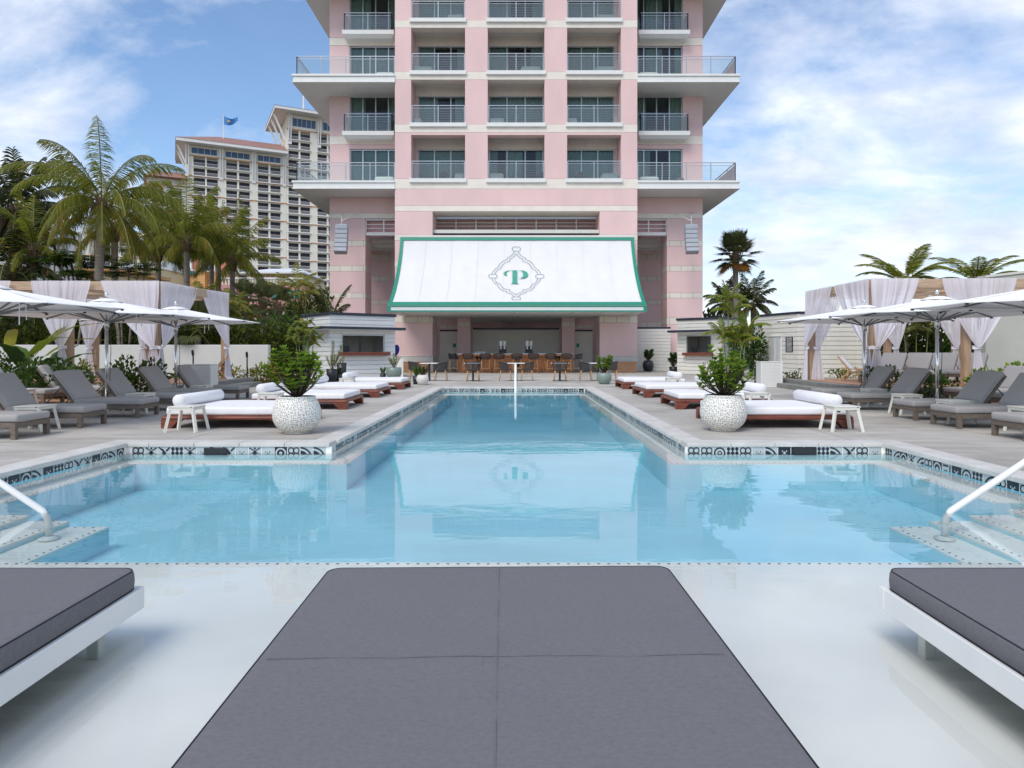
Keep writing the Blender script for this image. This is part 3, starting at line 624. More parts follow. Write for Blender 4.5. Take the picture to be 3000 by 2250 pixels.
# ------------------------------------------------------------------ curtained canopies (pergolas) on platforms
def curtain(par, A, B, T, outn, z0=PZ, seed=0, nf=9, tail=.22, puddle=False, zt=3.26, tz=1.37, toff=(0,0)):
    """sheer cloth hung between A and B (plan points on the beam), tied at T, falling to the platform"""
    rg = random.Random(seed); A, B, T, outn = Vector((*A,0)), Vector((*B,0)), Vector((*T,0)), Vector((*outn,0)).normalized()
    d = (B-A); wd = d.length; dn = d.normalized(); ph = rg.random()*6; To = Vector((*toff,0))
    def wave(s, amp):
        s2 = s+.045*math.sin(2*PI*s*1.7+ph)+.02*math.sin(2*PI*s*3.9); return amp*(.8*math.sin(nf*1.5*PI*s2+ph)*(.65+.5*math.sin(2*PI*s*1.3+ph))+.5*math.sin(nf*3.1*PI*s2+ph*2)*math.sin(2*PI*s*.9+ph)+.35*math.sin(2*PI*s*2.3+ph))
    def fn(s, t):
        z = zt+(tz-zt)*t; w = (1-t**1.45); top = A.lerp(B, s); base = T+dn*(s-.5)*.13
        p = base.lerp(top, w); p = p + outn*(.11+wave(s,.018+.035*math.sin(PI*min(1,t*1.1))))
        p += dn*wave(s+.2,.012*(1-t)); z += .07*math.sin(PI*s)*0
        return (p.x,p.y,z)
    m = MB().grid(fn, nf*9, 22)
    c = m.build('curtain', sheercur, par, True)
    def fb(s, t):
        z = tz-.02+(z0+.012-tz)*t; w = .13+(tail*2-.13)*(t**.8); p = T+To*t+dn*(s-.5)*w+outn*(.05+wave(s,.02+.04*t))
        if puddle and t > .93: p += outn*.10*(t-.93)/.07
        return (p.x,p.y,z)
    MB().grid(fb, nf*5, 12).build('curtain_tail', sheercur, c, True)
    def ft(s, t):
        a = 2*PI*s; p = T+dn*(.12*math.cos(a))+outn*(.02+.07*math.sin(a)); return (p.x,p.y,tz-.055+.09*t+.012*math.sin(a*2))
    MB().grid(ft, 20, 2).build('tieback', tieband, c, True)
def pergola(name, sgn, posts, label, beams, rafters, hooks, scallop=True):
    r = thing(name, label, 'canopy'); P = .19
    for (x, y) in posts: MB().box(x-P/2,x+P/2,y-P/2,y+P/2,PZ,3.0).build('post', postwood, r, bevel=.006)
    for (a, b2) in beams: MB().seg(a, b2, -.05, .05, 3.0, 3.25).build('beam', beamwood, r, bevel=.006)
    m = MB()
    for (a, b2) in rafters: m.seg(a, b2, -.03, .03, 3.02, 3.16)
    m.build('rafters', beamwood, r)
    for i, h in enumerate(hooks): curtain(r, *h[:4], seed=i*7+3, **(h[4] if len(h) > 4 else {}))
    return r
YF, YB = 18.9, 22.9
rx = [9.85, 12.42, 15.0]
hooksR = [((9.70,YF-.06),(11.05,YF-.06),(9.86,YF-.14),(0,-1),dict(tail=.26)),
          ((9.79,YF-.12),(9.79,YF+1.95),(9.74,YF-.06),(-1,0),dict(tail=.16,nf=7)),
          ((9.79,YF+2.1),(9.79,YB+.05),(9.70,YB-.10),(-1,0),dict(tail=.2,toff=(-.1,-.1))),
          ((11.65,YF-.06),(13.7,YF-.06),(12.62,YF-.13),(0,-1),dict(tail=.2,nf=10,toff=(.05,0))),
          ((14.0,YF-.06),(15.6,YF-.06),(15.0,YF-.13),(0,-1),{}),
          ((9.9,YB+.02),(10.9,YB+.02),(10.0,YB-.12),(0,-1),dict(nf=6)),
          ((11.6,YB+.02),(13.2,YB+.02),(12.62,YB-.12),(0,-1),dict(nf=7)),
          ((13.7,YB+.02),(15.4,YB+.02),(14.6,YB-.12),(0,-1),dict(nf=7))]
pergola('right_canopy', 1, [(x,y) for x in rx for y in (YF,)]+[(9.88,YB),(12.42,YB),(14.7,YB)], 'cedar canopy frame hung with sheer white curtains right of the pool',
        [((9.79,YF),(16.5,YF)),((9.75,YB),(16.5,YB)),((9.8,YF+.05),(9.8,YB-.05)),((14.9,YF+.05),(14.9,YB-.05))],
        [((10.3+.9*k,YF+.05),(10.3+.9*k,YB-.05)) for k in range(6) if k != 5]+[((9.9,YF+.9),(14.8,YF+2.6)),((9.9,YF+2.6),(14.8,YF+.9))], hooksR)
YF2, YB2 = 19.6, 23.7
hooksL = [((-11.85,YF2-.06),(-10.2,YF2-.06),(-10.34,YF2-.15),(0,-1),dict(tail=.33,nf=12)),
          ((-10.28,YF2-.12),(-10.28,YF2+2.2),(-10.22,YF2-.06),(1,0),dict(tail=.3,nf=8)),
          ((-10.28,YF2+2.45),(-10.1,YB2+.05),(-10.1,YB2-.02),(1,-.3),dict(tail=.24,puddle=True,nf=8,toff=(.1,-.1))),
          ((-13.85,YF2-.06),(-12.15,YF2-.06),(-12.95,YF2-.13),(0,-1),dict(tail=.28,nf=11)),
          ((-16.3,YF2-.06),(-14.4,YF2-.06),(-15.5,YF2-.13),(0,-1),dict(nf=10)),
          ((-15.3,YB2),(-13.9,YB2),(-14.75,YB2-.13),(0,-1),dict(nf=7)),
          ((-13.3,YB2),(-12.0,YB2),(-12.9,YB2-.13),(0,-1),dict(nf=7))]
pergola('left_canopy', -1, [(-10.36,YF2),(-12.86,YF2),(-15.4,YF2),(-10.15,YB2),(-12.82,YB2),(-14.65,YB2)], 'cedar canopy frame hung with sheer white curtains left of the pool',
        [((-17.5,YF2),(-10.3,YF2)),((-17.5,YB2),(-10.1,YB2)),((-10.3,YF2+.05),(-10.15,YB2-.05)),((-15.4,YF2+.05),(-15.4,YB2-.05))],
        [((-10.9-.9*k,YF2+.05),(-10.9-.9*k,YB2-.05)) for k in range(5)]+[((-10.4,YF2+.9),(-15.3,YF2+2.6)),((-10.4,YF2+2.6),(-15.3,YF2+.9))], hooksL)
def platform(x0, x1, y0, y1, side, lab):
    r = thing('wooden_platform', lab, 'platform')
    b = MB(); n = int((y1-y0)/.14)
    for k in range(n): b.box(x0,x1,y0+k*.14+.003,y0+(k+1)*.14-.003,.22,PZ)
    b.build('deck_boards', deckwood, r)
    xs = x0 if side < 0 else x1; s = MB()
    e0, e1 = sorted((xs, xs+side*.35)); s.box(e0,e1,y0,y1+.6,.001,.285); f0, f1 = sorted((xs+side*.352, xs+side*.75)); s.box(f0,f1,y0-.1,y1+.4,.001,.15)
    s.box(min(x0,e0),max(x1,e1)-.0,y0-.302,y0-.002,.001,.283); s.build('step', stepc, r, bevel=.01)
platform(9.65,15.4,18.35,23.6,-1,'raised wooden platform with two concrete steps under the right canopy')
platform(-17.3,-9.95,19.1,24.2,1,'raised wooden platform with concrete edge under the left canopy')
struct(sheet('timber_deck', deckwood, [(9.3,15.45,14.3,18.0),(-15.45,-9.5,13.5,18.7)], .012, .001))
# ------------------------------------------------------------------ pink hotel
F, BW, WW = 39.6, 41.3, 41.8           # front plane, balcony back wall, side-wing wall
CX = -.06
hotel = thing('hotel_building', 'pink stuccoed hotel with white balconies facing the pool', 'hotel', (0,0,0))
FL = [11.2, 14.43, 17.45, 20.49, 23.55]; TOP = 27.2
bands_hi = [(13.9,14.36),(16.96,17.4),(19.97,20.4),(23.0,23.45)]
opens = [(-6.09,-2.96),(-1.65,1.65),(2.96,6.09)]
MW = 7.03; WWX = 11.42; SLX = 12.92
pk, cr_ = MB(), BoxParts('stone_band', cream, hotel)
# main front piers and lintels
pier = [(-MW,-6.09),(-2.96,-1.65),(1.65,2.96),(6.09,MW)]
zs = [11.2]+[z for b_ in bands_hi for z in b_]+[TOP]
for x0, x1 in pier:
    for i in range(0, len(zs), 2):
        pk.box(CX+x0, CX+x1, F, BW, zs[i]+.012, zs[i+1]-.012)
    pk.box(CX+x0+.01,CX+x1-.01,F+.03,BW-.01,11.2,TOP)
for z0, z1 in bands_hi: cr_.box(CX-MW-.004, CX+MW+.004, F-.006, F+.6, z0, z1)
pk.box(CX-MW,CX+MW,F+.002,F+.6,13.75,13.888)
cr_.box(CX-MW-.004,CX+MW+.004,F-.006,F+.6,10.63,11.195)
pk.box(CX-MW,CX+MW,F,F+2.0,9.652,10.62)
cr_.box(CX-MW-.004,CX+MW+.004,F-.006,F+2.0,9.33,9.64)
P0 = 4.85
lowb = [(7.64,7.97),(6.10,6.42),(4.46,4.76),(2.86,3.24)]
def bandcol(x0, x1, y0, y1, bands, ztop, base=True, z0=.93, joints=()):
    z = ztop
    for b0, b1 in bands+[(None,None)]:
        lo = (b1+.012) if b1 is not None else z0
        pk.box(x0,x1,y0,y1,lo,z)
        if b1 is None: break
        cr_.box(x0-.006,x1+.006,y0-.006,y1+.006,b0,b1,mat=creamb); z = b0-.012
for s in (-1,1):
    a, b_ = sorted((CX+s*MW, CX+s*P0)); bandcol(a,b_,F,F+2.05,lowb,9.318)
st_ = BoxParts('plinth', stone, hotel, .01)
for s in (-1,1):
    a, b_ = sorted((CX+s*(MW+.03), CX+s*(P0-.03))); st_.box(a,b_,F-.04,F+2.1,.0,.88); st_.box(a-.02,b_+.02,F-.06,F+2.12,.885,.928)
# wings
for s in (-1,1):
    def bx(m, xa, xb, *r): x0, x1 = sorted((CX+s*xa, CX+s*xb)); m.box(x0,x1,*r)
    # upper wing wall round the windows (window x 7.2..10.2)
    bx(pk, 10.2, WWX, WW, WW+.35, 10.66, 13.87); bx(pk, 10.2, WWX, WW, WW+.35, 14.37, 19.9); bx(pk, 10.2, WWX, WW, WW+.35, 20.4, TOP)
    bx(cr_, MW, WWX+.004, WW-.006, WW+.35, 13.88, 14.36); bx(cr_, MW, WWX+.004, WW-.006, WW+.35, 19.92, 20.38)
    bx(pk, MW, 10.2, WW, WW+.35, 13.6, 13.87); bx(pk, MW, 10.2, WW, WW+.35, 10.66, 11.1)
    bx(pk, MW, 10.2, WW, WW+.35, 22.95, 23.3)
    bx(pk, WWX-.35, WWX, WW+.352, 62, 10.66, TOP)
    # lower wing
    bx(pk, MW+.01, WWX, WW, WW+2, 9.652, 10.6); bx(cr_, MW+.01, WWX+.006, WW-.006, WW+2, 9.33, 9.64)
    x0, x1 = sorted((CX+s*9.24, CX+s*WWX)); bandcol(x0,x1,WW,WW+1.75,lowb,9.318)
    bx(st_, 9.2, WWX+.04, WW-.04, WW+1.8, 0, .90)
    x0, x1 = sorted((CX+s*8.75, CX+s*10.3)); bandcol(x0,x1,WW+6,WW+7,lowb,9.3)
    bx(st_, 8.7, 10.35, WW+5.96, WW+7.02, 0, .90)
mainw = pk; 
b = MB()
b.box(CX-MW,CX+MW,44.4,62,10.7,TOP); 
pk.box(CX-WWX+.4,CX+WWX-.4,50.5,50.8,0,10.4)
pk.build('wall', pink, hotel); 
# rooms behind the windows
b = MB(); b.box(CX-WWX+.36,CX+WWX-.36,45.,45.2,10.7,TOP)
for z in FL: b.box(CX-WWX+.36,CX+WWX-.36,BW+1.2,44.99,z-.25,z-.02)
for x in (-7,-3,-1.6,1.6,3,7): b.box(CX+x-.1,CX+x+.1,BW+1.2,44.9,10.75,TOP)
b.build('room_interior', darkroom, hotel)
# slabs: balcony floors
b = MB()
for z in FL: b.box(CX-MW+.02,CX+MW-.02,F+.61,BW+1.19,z-.3,z-.008)
for z0,z1 in bands_hi: b.box(CX-MW+.03,CX+MW-.03,BW+.0,BW+.3,z0-.30,z1-.05)
b.box(CX-MW+.03,CX+MW-.03,BW,BW+.3,13.45,13.6)
b.build('balcony_floor', soffit, hotel)
for z in FL:
    for x0,x1 in opens: MB().box(CX+x0-.08,CX+x1+.08,F-.13,F+.25,z-.23,z+.0).build('sill', white, hotel, bevel=.012)
def bigslab(s, zt):
    b = MB(); x0, x1 = sorted((CX+s*(MW+.004), CX+s*SLX)); e = s*.06
    b.box(x0,x1,F-.05,60,zt-.42,zt-.12); xa, xb = sorted((CX+s*(MW+.004), CX+s*(SLX+.06))); b.box(xa,xb,F-.11,60,zt-.118,zt); b.box(xa,xb-(.0),F-.09,60,zt-.48,zt-.422)
    return b.build('balcony_slab', white, hotel)
for zt in (11.09,17.26,23.35):
    for s in (-1,1): bigslab(s, zt)
for zt in (14.43,20.5):
    for s in (-1,1):
        x0, x1 = sorted((CX+s*7.35, CX+s*10.45)); MB().hexa([(x0+.15,41.2,zt-.42),(x1-.15,41.2,zt-.42),(x1-.15,WW+.05,zt-.42),(x0+.15,WW+.05,zt-.42)],[(x0,40.98,zt-.25),(x1,40.98,zt-.25),(x1,WW+.05,zt-.25),(x0,WW+.05,zt-.25)]).box(x0,x1,40.98,WW-.01,zt-.248,zt).build('balcony_slab', white, hotel)
# windows: frame > pane, curtain
def window(x0, x1, y, z0, z1, n, seed):
    rg = random.Random(seed); f = MB(); t_ = .07
    f.box(x0,x1,y,y+.1,z1-t_,z1); f.box(x0,x1,y,y+.1,z0,z0+.06); f.box(x0,x0+t_,y,y+.1,z0+.06,z1-t_); f.box(x1-t_,x1,y,y+.1,z0+.06,z1-t_)
    for k in range(1,n): xm = x0+(x1-x0)*k/n; f.box(xm-.035,xm+.035,y+.01,y+.09,z0+.06,z1-t_)
    if n == 3: xm = x0+.28*(x1-x0)/n*1.2; 
    fo = f.build('window', alu, hotel)
    MB().quad((x0+t_,y+.05,z0+.06),(x1-t_,y+.05,z0+.06),(x1-t_,y+.05,z1-t_),(x0+t_,y+.05,z1-t_)).build('pane', wglass, fo)
    c = MB(); segs = []
    style = rg.random()
    if style < .45: segs = [(0,1)]
    elif style < .8: segs = [(0,.2+.25*rg.random()),(.7+.1*rg.random(),1)]
    else: segs = [(0,.16),(.3,.62),(.86,1)]
    for a, e in segs:
        xa, xb = x0+(x1-x0)*a, x0+(x1-x0)*e; nn = max(6,int((xb-xa)/.045))
        for i in range(nn):
            p, q = xa+(xb-xa)*i/nn, xa+(xb-xa)*(i+1)/nn; o1, o2 = (.04 if i%2 else 0), (0 if i%2 else .04)
            c.quad((p,y+.18+o1,z0+.03),(q,y+.18+o2,z0+.03),(q,y+.18+o2,z1-.05),(p,y+.18+o1,z1-.05))
    c.build('window_curtain', sage, fo)
sd = 0
rail = MB()
def railing(pts, zf, inner=None):
    """posts, two top rails and cables along the plan polyline pts"""
    b = MB(); g = MB(); Hh = 1.04
    for p, q in zip(pts, pts[1:]):
        p, q = Vector(p), Vector(q); L = (q-p).length; n = max(1, round(L/1.6))
        for k in range(n+1):
            c = p.lerp(q, k/n); b.box(c.x-.022,c.x+.022,c.y-.022,c.y+.022,zf,zf+Hh)
        b.bar((p.x,p.y,zf+Hh),(q.x,q.y,zf+Hh),.05,.045); b.bar((p.x,p.y,zf+Hh-.15),(q.x,q.y,zf+Hh-.15),.03,.03)
        for k in range(8): b.bar((p.x,p.y,zf+.09+k*.1),(q.x,q.y,zf+.09+k*.1),.007,.007)
        d = (q-p).normalized(); n_ = Vector((-d.y,d.x))*.035
        g.quad((p.x+n_.x,p.y+n_.y,zf+.03),(q.x+n_.x,q.y+n_.y,zf+.03),(q.x+n_.x,q.y+n_.y,zf+Hh-.17),(p.x+n_.x,p.y+n_.y,zf+Hh-.17))
    r = b.build('railing', alu, hotel); g.build('glass_panel', rglass, r)
for fi, z in enumerate(FL):
    for i,(x0,x1) in enumerate(opens):
        sd += 1; l = .26 if i == 0 else .1; rr = .26 if i == 2 else .1
        pass
        window(CX+x0+l-.1, CX+x1-rr+.1, BW, z, z+2.2, 3, sd)
        railing([(CX+x0+.04,F+.06),(CX+x1-.04,F+.06)], z)
    for s in (-1,1):
        sd += 1; x0, x1 = sorted((CX+s*(MW+.02), CX+s*10.2)); zf = (11.1,14.43,17.27,20.5,23.36)[fi]; zt = (13.6,13.88+3,16.84+2.9,19.92+2.9,26)[fi]
        zt = (13.58, 16.82, 19.9, 22.92, 26.)[fi]
        window(x0, x1, WW+.12, zf, zt, 4 if fi%2 else 4, sd)
        if fi%2 == 0:
            railing([(CX+s*(MW+.03),F+.02),(CX+s*(SLX-.2),F+.02),(CX+s*(SLX-.2),47)], zf)
        else: railing([(CX+s*7.5,WW-.02),(CX+s*7.5,41.06),(CX+s*10.33,41.06),(CX+s*10.33,WW-.02)], zf)
b = MB()
for z0,z1 in ((13.75,14.2),(16.86,17.3),(19.95,20.4)): b.box(CX-MW+.13,CX+MW-.13,BW+.31,BW+.5,z0-.3,z1)
b.build('lintel', soffit, hotel)
# dividing walls between balconies run from the piers back to the window wall; beige strips above the windows
b = MB()
for z in FL[:4]: b.box(CX-6.2,CX+6.2,BW-.002,BW+.12,z+2.205,z+2.74)
b.build('window_head', cream, hotel)
for z in FL:
    for x0,x1 in ((-6.3,-5.94),(5.94,6.3)): MB().box(CX+x0,CX+x1,BW-.01,BW+.12,z,z+2.2).build('balcony_wall', pink, hotel)
# clerestory louvres
def louvre(x0, x1, y, z0, z1, n):
    b = MB(); b.box(x0,x1,y,y+.12,z1-.07,z1); b.box(x0,x1,y-.03,y+.12,z0,z0+.2)
    for k in range(n+1): xm = x0+(x1-x0)*k/n; b.box(xm-.04,xm+.04,y+.005,y+.115,z0+.2,z1-.07)
    for k in (1,2): zz_ = z0+.2+(z1-z0-.27)*k/3; b.box(x0,x1,y+.03,y+.09,zz_-.02,zz_+.02)
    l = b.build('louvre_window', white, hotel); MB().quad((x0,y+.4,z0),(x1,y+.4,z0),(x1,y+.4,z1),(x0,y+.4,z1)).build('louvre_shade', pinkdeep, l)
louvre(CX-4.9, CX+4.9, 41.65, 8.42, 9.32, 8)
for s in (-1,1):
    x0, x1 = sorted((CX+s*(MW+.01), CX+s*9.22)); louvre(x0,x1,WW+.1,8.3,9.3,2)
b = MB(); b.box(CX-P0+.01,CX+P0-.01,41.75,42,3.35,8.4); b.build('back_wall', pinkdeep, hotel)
b = MB(); b.box(CX-P0+.01,CX+P0-.01,F+.05,50.4,3.255,3.34)
for s in (-1,1): x0, x1 = sorted((CX+s*(MW+.01), CX+s*(WWX-.02))); b.box(x0,x1,WW+1.76,50.4,8.2,8.35); 
for s in (-1,1):
    for k in range(4): x0, x1 = sorted((CX+s*(MW+.02),CX+s*9.2)); b.box(x0,x1,WW+2.6+k*1.2,WW+2.75+k*1.2,7.95,8.2)
b.box(CX-P0,CX+P0,F+.3,F+1.9,8.1,8.3)
b.build('ceiling', soffit, hotel)
# inside the bar front: pillars, headers, side doors, boarded back wall
pm, cm2 = BoxParts('pillar', pink, hotel), BoxParts('pillar_band', creamb, hotel)
for s in (-1,1):
    x0,x1 = sorted((CX+s*2.83,CX+s*3.62)); pm.box(x0,x1,42.1,42.9,0,2.7); cm2.box(x0-.005,x1+.005,42.094,42.906,2.71,3.0); pm.box(x0,x1,42.1,42.9,3.01,3.25)
    x0,x1 = sorted((CX+s*3.63,CX+s*(P0-.01))); pm.box(x0,x1,43.3,43.5,2.86,3.25); cm2.box(x0,x1,43.29,43.5,2.66,2.85)
    x0,x1 = sorted((CX+s*1.1,CX+s*2.2)); pm.box(x0,x1,48,48.6,2.6,3.25)
    x0,x1 = sorted((CX+s*(MW+.01),CX+s*8.5)); pm.box(x0,x1,WW+4.5,WW+4.7,0,8.2)

def boards(m, p0, p1, t, z0, z1, step=.205, gap=.012):
    gap = .026
    n = int(round((z1-z0)/step)); h = (z1-z0)/n
    for k in range(n): m.seg(p0, p1, 0, t, z0+k*h+gap, z0+(k+1)*h)
    d = (Vector(p1)-Vector(p0)).normalized()*.004
    m.seg((p0[0]+d.x,p0[1]+d.y), (p1[0]-d.x,p1[1]-d.y), -.06, t-.04, z0, z1-.002)
m = MB(); boards(m,(CX-2.82,44.8),(CX+2.82,44.8),.03,0,2.6); m.build('boarded_wall', offwhite, hotel)
MB().box(CX-2.82,CX+2.82,44.7,44.9,2.601,2.72).build('wall_cap', navy, hotel)
for s in (-1,1):
    x0, x1 = sorted((CX+s*3.64,CX+s*(P0-.02))); m = MB(); boards(m,(x0,43.2),(x1,43.2),.03,0,2.45); d_ = m.build('side_door', offwhite, hotel)
    MB().box(x0,x1,43.1,43.28,2.451,2.55).build('door_cap', navy, d_)
    xs = CX+s*3.9; MB().box(xs-.09,xs+.09,43.155,43.17,1.45,1.68).build('door_sign', green, d_)
MB().box(CX-2.8,CX+2.8,43.6,44.2,0,1.05).build('back_counter', stone, hotel)

# speaker arrays
def speaker(s):
    r = thing('speaker_array', 'x', 'speaker'); y0 = 0
    for k in range(6):
        a = R(2+3.2*k); zc = -.14-.28*k; off = -.0-.016*k*k
        mt = Matrix.Translation((0,-off*-1.0,zc)) @ Matrix.Rotation(-a, 4, 'X'); m = MB(); m.rbox(-.36,.36,-.22,.22,-.13,.13,.02,1,mat=mt)
        h = m.build('speaker_box', speakergrey, r)
        q = MB(); q.rbox(-.33,.33,-.232,-.219,-.105,.105,.004,1,mat=mt); q.build('grille', speakergrey, h)
    b = MB(); b.box(-.3,.3,-.1,.1,0,.05); b.bar((0,0,.05),(0,.0,.28),.07); b.build('hanging_frame', alu, r)
    b = MB()
    for q in (-1,1):
        b.tube([(0,0,.26),(q*.52+s*.18,2.1,1.15)],.022,6)
    for q in (-1,1): b.lathe([(0,0),(.09,.0),(.09,.02),(0,.02)],(q*.52+s*.18,2.1,1.13),12)
    b.build('bracket', white, r); return r
for s, lab in ((-1,'grey line array of six speakers hung on the left pink column'),(1,'grey line array of six speakers hung on the right pink column')):
    o = speaker(-s); o.location = ((px(1001,39.7) if s < 0 else px(2025,39.7)), 39.7, pz(660,39.7)); o.rotation_euler.z = R(-6*s); tag(o, lab, 'speaker', 'speaker arrays on the hotel columns')

# ------------------------------------------------------------------ awning with its emblem
prof = [(39.58,7.84),(39.36,7.3),(39.1,6.79),(38.72,6.2),(38.25,5.63),(37.66,5.03),(37.0,4.47),(36.32,4.0),(35.62,3.62)]
vprof = [CV-(z-H)*FPX/y for y,z in prof]
def onawn(v):
    for i in range(len(prof)-1):
        if v <= vprof[i+1] or i == len(prof)-2:
            f = (v-vprof[i])/(vprof[i+1]-vprof[i]); return prof[i][0]+(prof[i+1][0]-prof[i][0])*f, prof[i][1]+(prof[i+1][1]-prof[i][1])*f
AX = 6.76
aw = thing('awning', 'wide white canvas awning with green border and monogram over the bar', 'awning', (0,0,0))
def strip(mb, x0, x1, v0, v1, k, n=24, nx=1):
    def fn(s, t):
        y, z = onawn(v0+(v1-v0)*t); sag = .0 if k > .0 else 0; return (x0+(x1-x0)*s, y-k, z+k*.3)
    mb.grid(fn, nx, n)
V0, V1 = vprof[0], vprof[-1]
b = MB(); 
def fn(s, t):
    x = -AX+2*AX*s; y, z = onawn(V0+(V1-V0)*t); r_ = .018*math.sin(x*2.6)*math.sin(PI*t)+.010*math.sin(x*7+1)*math.sin(PI*t); return (x, y+r_+.03, z)
b.grid(fn, 90, 24); cl = b.build('awning_cloth', canvas, aw, True); b = MB()
for k in range(1,9): xs_ = -AX+2*AX*k/9; strip(b, xs_-.006, xs_+.006, V0+10, V1-9, .008)
b.build('cloth_seam', M('seam_cloth', (.65,.65,.65), .8), cl)
b = MB(); strip(b,-AX,AX,V0,V0+10.5,.02,4,40); strip(b,-AX,-AX+.19,V0+10.5,V1,.02); strip(b,AX-.19,AX,V0+10.5,V1,.02); strip(b,-AX+.19,AX-.19,V1-9,V1,.02,3,40)
b.box(-AX,AX,35.59,35.605,3.27,3.345); b.box(-AX,-AX+.17,35.59,35.605,3.346,3.60); b.box(AX-.17,AX,35.59,35.605,3.346,3.60); b.box(-AX+.172,AX-.172,35.59,35.605,3.52,3.60)
b.box(-AX-.012,-AX-.002,35.6,35.72,3.28,3.6); b.box(AX+.002,AX+.012,35.6,35.72,3.28,3.6)
b.build('border', green, aw)
b = MB(); b.box(-AX,AX,35.61,35.63,3.27,3.61); b.build('valance', canvas, aw)
b = MB(); b.box(-AX+.02,AX-.02,35.64,39.5,3.262,3.29); b.box(-AX,AX,39.52,39.59,7.8,7.92)
for k in range(9):
    x = -AX+.6+k*(2*AX-1.2)/8; b.bar((x,35.7,3.24),(x+.25*(1 if k<4 else -1),39.5,3.24),.05,.04); b.box(x+.7,x+.76,37,37.06,3.22,3.262)
b.build('awning_frame', soffit, aw)
for s in (-1,1):
    pts = [(s*AX,y+.03,z) for y,z in prof]; m = MB()
    for i in range(len(pts)-1): m.quad(pts[i],pts[i+1],(s*AX,39.59,pts[i+1][2]),(s*AX,39.59,pts[i][2]))
    m.build('side_cheek', canvas, aw)
def ap(x, y, k=.03):                # emblem drawing units -> awning surface
    u, v = 1400+x/8.295, 700+y/8.295; Y, Z = onawn(v); Y -= k; return Vector((px(u-1.2,Y), Y, Z+k*.3))
def line(mb, pts, wdt=.024):
    P = [ap(*p) for p in pts]
    for a, e in zip(P, P[1:]):
        d = (e-a).normalized(); n = d.cross(Vector((0,-.8,.6))).normalized()*wdt/2; a2 = a-d*wdt*.3; e2 = e+d*wdt*.3; mb.quad(a2-n,e2-n,e2+n,a2+n)
def mir(p): return [(1886-x, y) for x, y in p]
def bez(pts, n=5):
    out = []
    for i in range(len(pts)-1):
        p0 = pts[max(i-1,0)]; p1 = pts[i]; p2 = pts[i+1]; p3 = pts[min(i+2,len(pts)-1)]
        for k in range(n):
            t = k/n; out.append(tuple(.5*((2*p1[j])+(-p0[j]+p2[j])*t+(2*p0[j]-5*p1[j]+4*p2[j]-p3[j])*t*t+(-p0[j]+3*p1[j]-3*p2[j]+p3[j])*t**3) for j in (0,1)))
    return out+[pts[-1]]
b = MB()
arcs = [[(985,300),(1015,355),(1060,405),(1110,440),(1165,460)],[(1165,460),(1165,505)],[(1165,505),(1250,530),(1325,590),(1365,645),(1385,690)],[(1385,690),(1450,735),(1510,800),(1545,865)],
        [(1545,955),(1505,1030),(1455,1085),(1395,1122)],[(1395,1122),(1365,1190),(1300,1245),(1240,1265),(1180,1275)],[(1180,1275),(1180,1308)],[(1180,1308),(1090,1335),(1030,1368),(985,1415)],
        [(943,362),(1000,430),(1050,468),(1103,495)],[(1103,495),(1103,555)],[(1103,555),(1200,575),(1270,630),(1305,680),(1320,720)],[(1320,720),(1400,765),(1445,815),(1470,865)],
        [(1470,955),(1440,1030),(1400,1070),(1330,1100)],[(1330,1100),(1300,1165),(1230,1215),(1108,1235)],[(1108,1235),(1108,1280)],[(1108,1280),(1030,1310),(980,1335),(943,1365)]]
for a in arcs:
    q = bez(a) if len(a) > 2 else a; line(b, q); line(b, mir(q))
def oval(cx, cy, rx_, ry_):
    pts = []
    for k in range(25):
        a = 2*PI*k/24; c, s = math.cos(a), math.sin(a); pts.append((cx+(rx_-ry_)*(1 if c > 0 else -1)*(1 if abs(c) > .01 else 0)+ry_*c, cy+ry_*s))
    return pts
for o in ((943,245,100,52),(940,1448,105,35),(375,908,103,45),(1513,912,103,45)): line(b, oval(*o))
b.build('emblem_outline', linegrey, aw)
b = MB()
def fill(pts):
    P = [ap(x,y,.045) for x,y in pts]; b.quad(*P)
fill([(850,770),(962,768),(962,1050),(850,1050)]); fill([(850,1050),(962,1050),(978,1082),(1015,1094),(795,1096),(838,1082)])
def crescent(outer, inner):
    o_, i_ = bez(outer,4), bez(inner,4); n = len(o_)
    for k in range(n-1): b.quad(ap(*o_[k],.045),ap(*o_[k+1],.045),ap(*i_[k+1],.045),ap(*i_[k],.045))
crescent([(848,770),(760,771),(690,790),(648,822),(636,850),(660,885),(728,906)],[(848,776),(790,778),(745,790),(718,812),(703,842),(706,872),(728,904)])
crescent([(962,768),(1080,770),(1170,795),(1222,840),(1222,900),(1160,948),(1075,965),(995,960)],[(962,772),(1045,776),(1085,800),(1108,845),(1108,895),(1090,930),(1055,950),(995,958)])
b.build('monogram', mint, aw)

# ------------------------------------------------------------------ bar
bar = thing('bar_counter', 'long wooden bar counter with pale top beneath the awning', 'bar', (0,0,0))
x0, x1 = px(1343,38.5), px(1676,38.5)
b = MB(); b.box(x0,x1,38.7,39.2,0,1.03); n = 46
b.build('bar_front', barwood, bar); b = MB()
for k in range(34):
    a = x0+.05+k*(x1-x0-.1)/34; e = a+.14; b.hexa([(a,38.66,.08),(e,38.66,.08),(e,38.698,.08),(a,38.698,.08)],[(a+.2*(1 if k%12<6 else -1),38.66,.92),(e+.2*(1 if k%12<6 else -1),38.66,.92),(e+.2*(1 if k%12<6 else -1),38.698,.92),(a+.2*(1 if k%12<6 else -1),38.698,.92)])
b.build('slat_panel', barwood, bar)
MB().box(x0-.08,x1+.08,38.4,39.35,1.031,1.075).build('counter_top', tabletop, bar, bevel=.008)
MB().box(x0-.06,x1+.06,38.42,38.5,.93,1.03).build('counter_edge', barwood, bar)
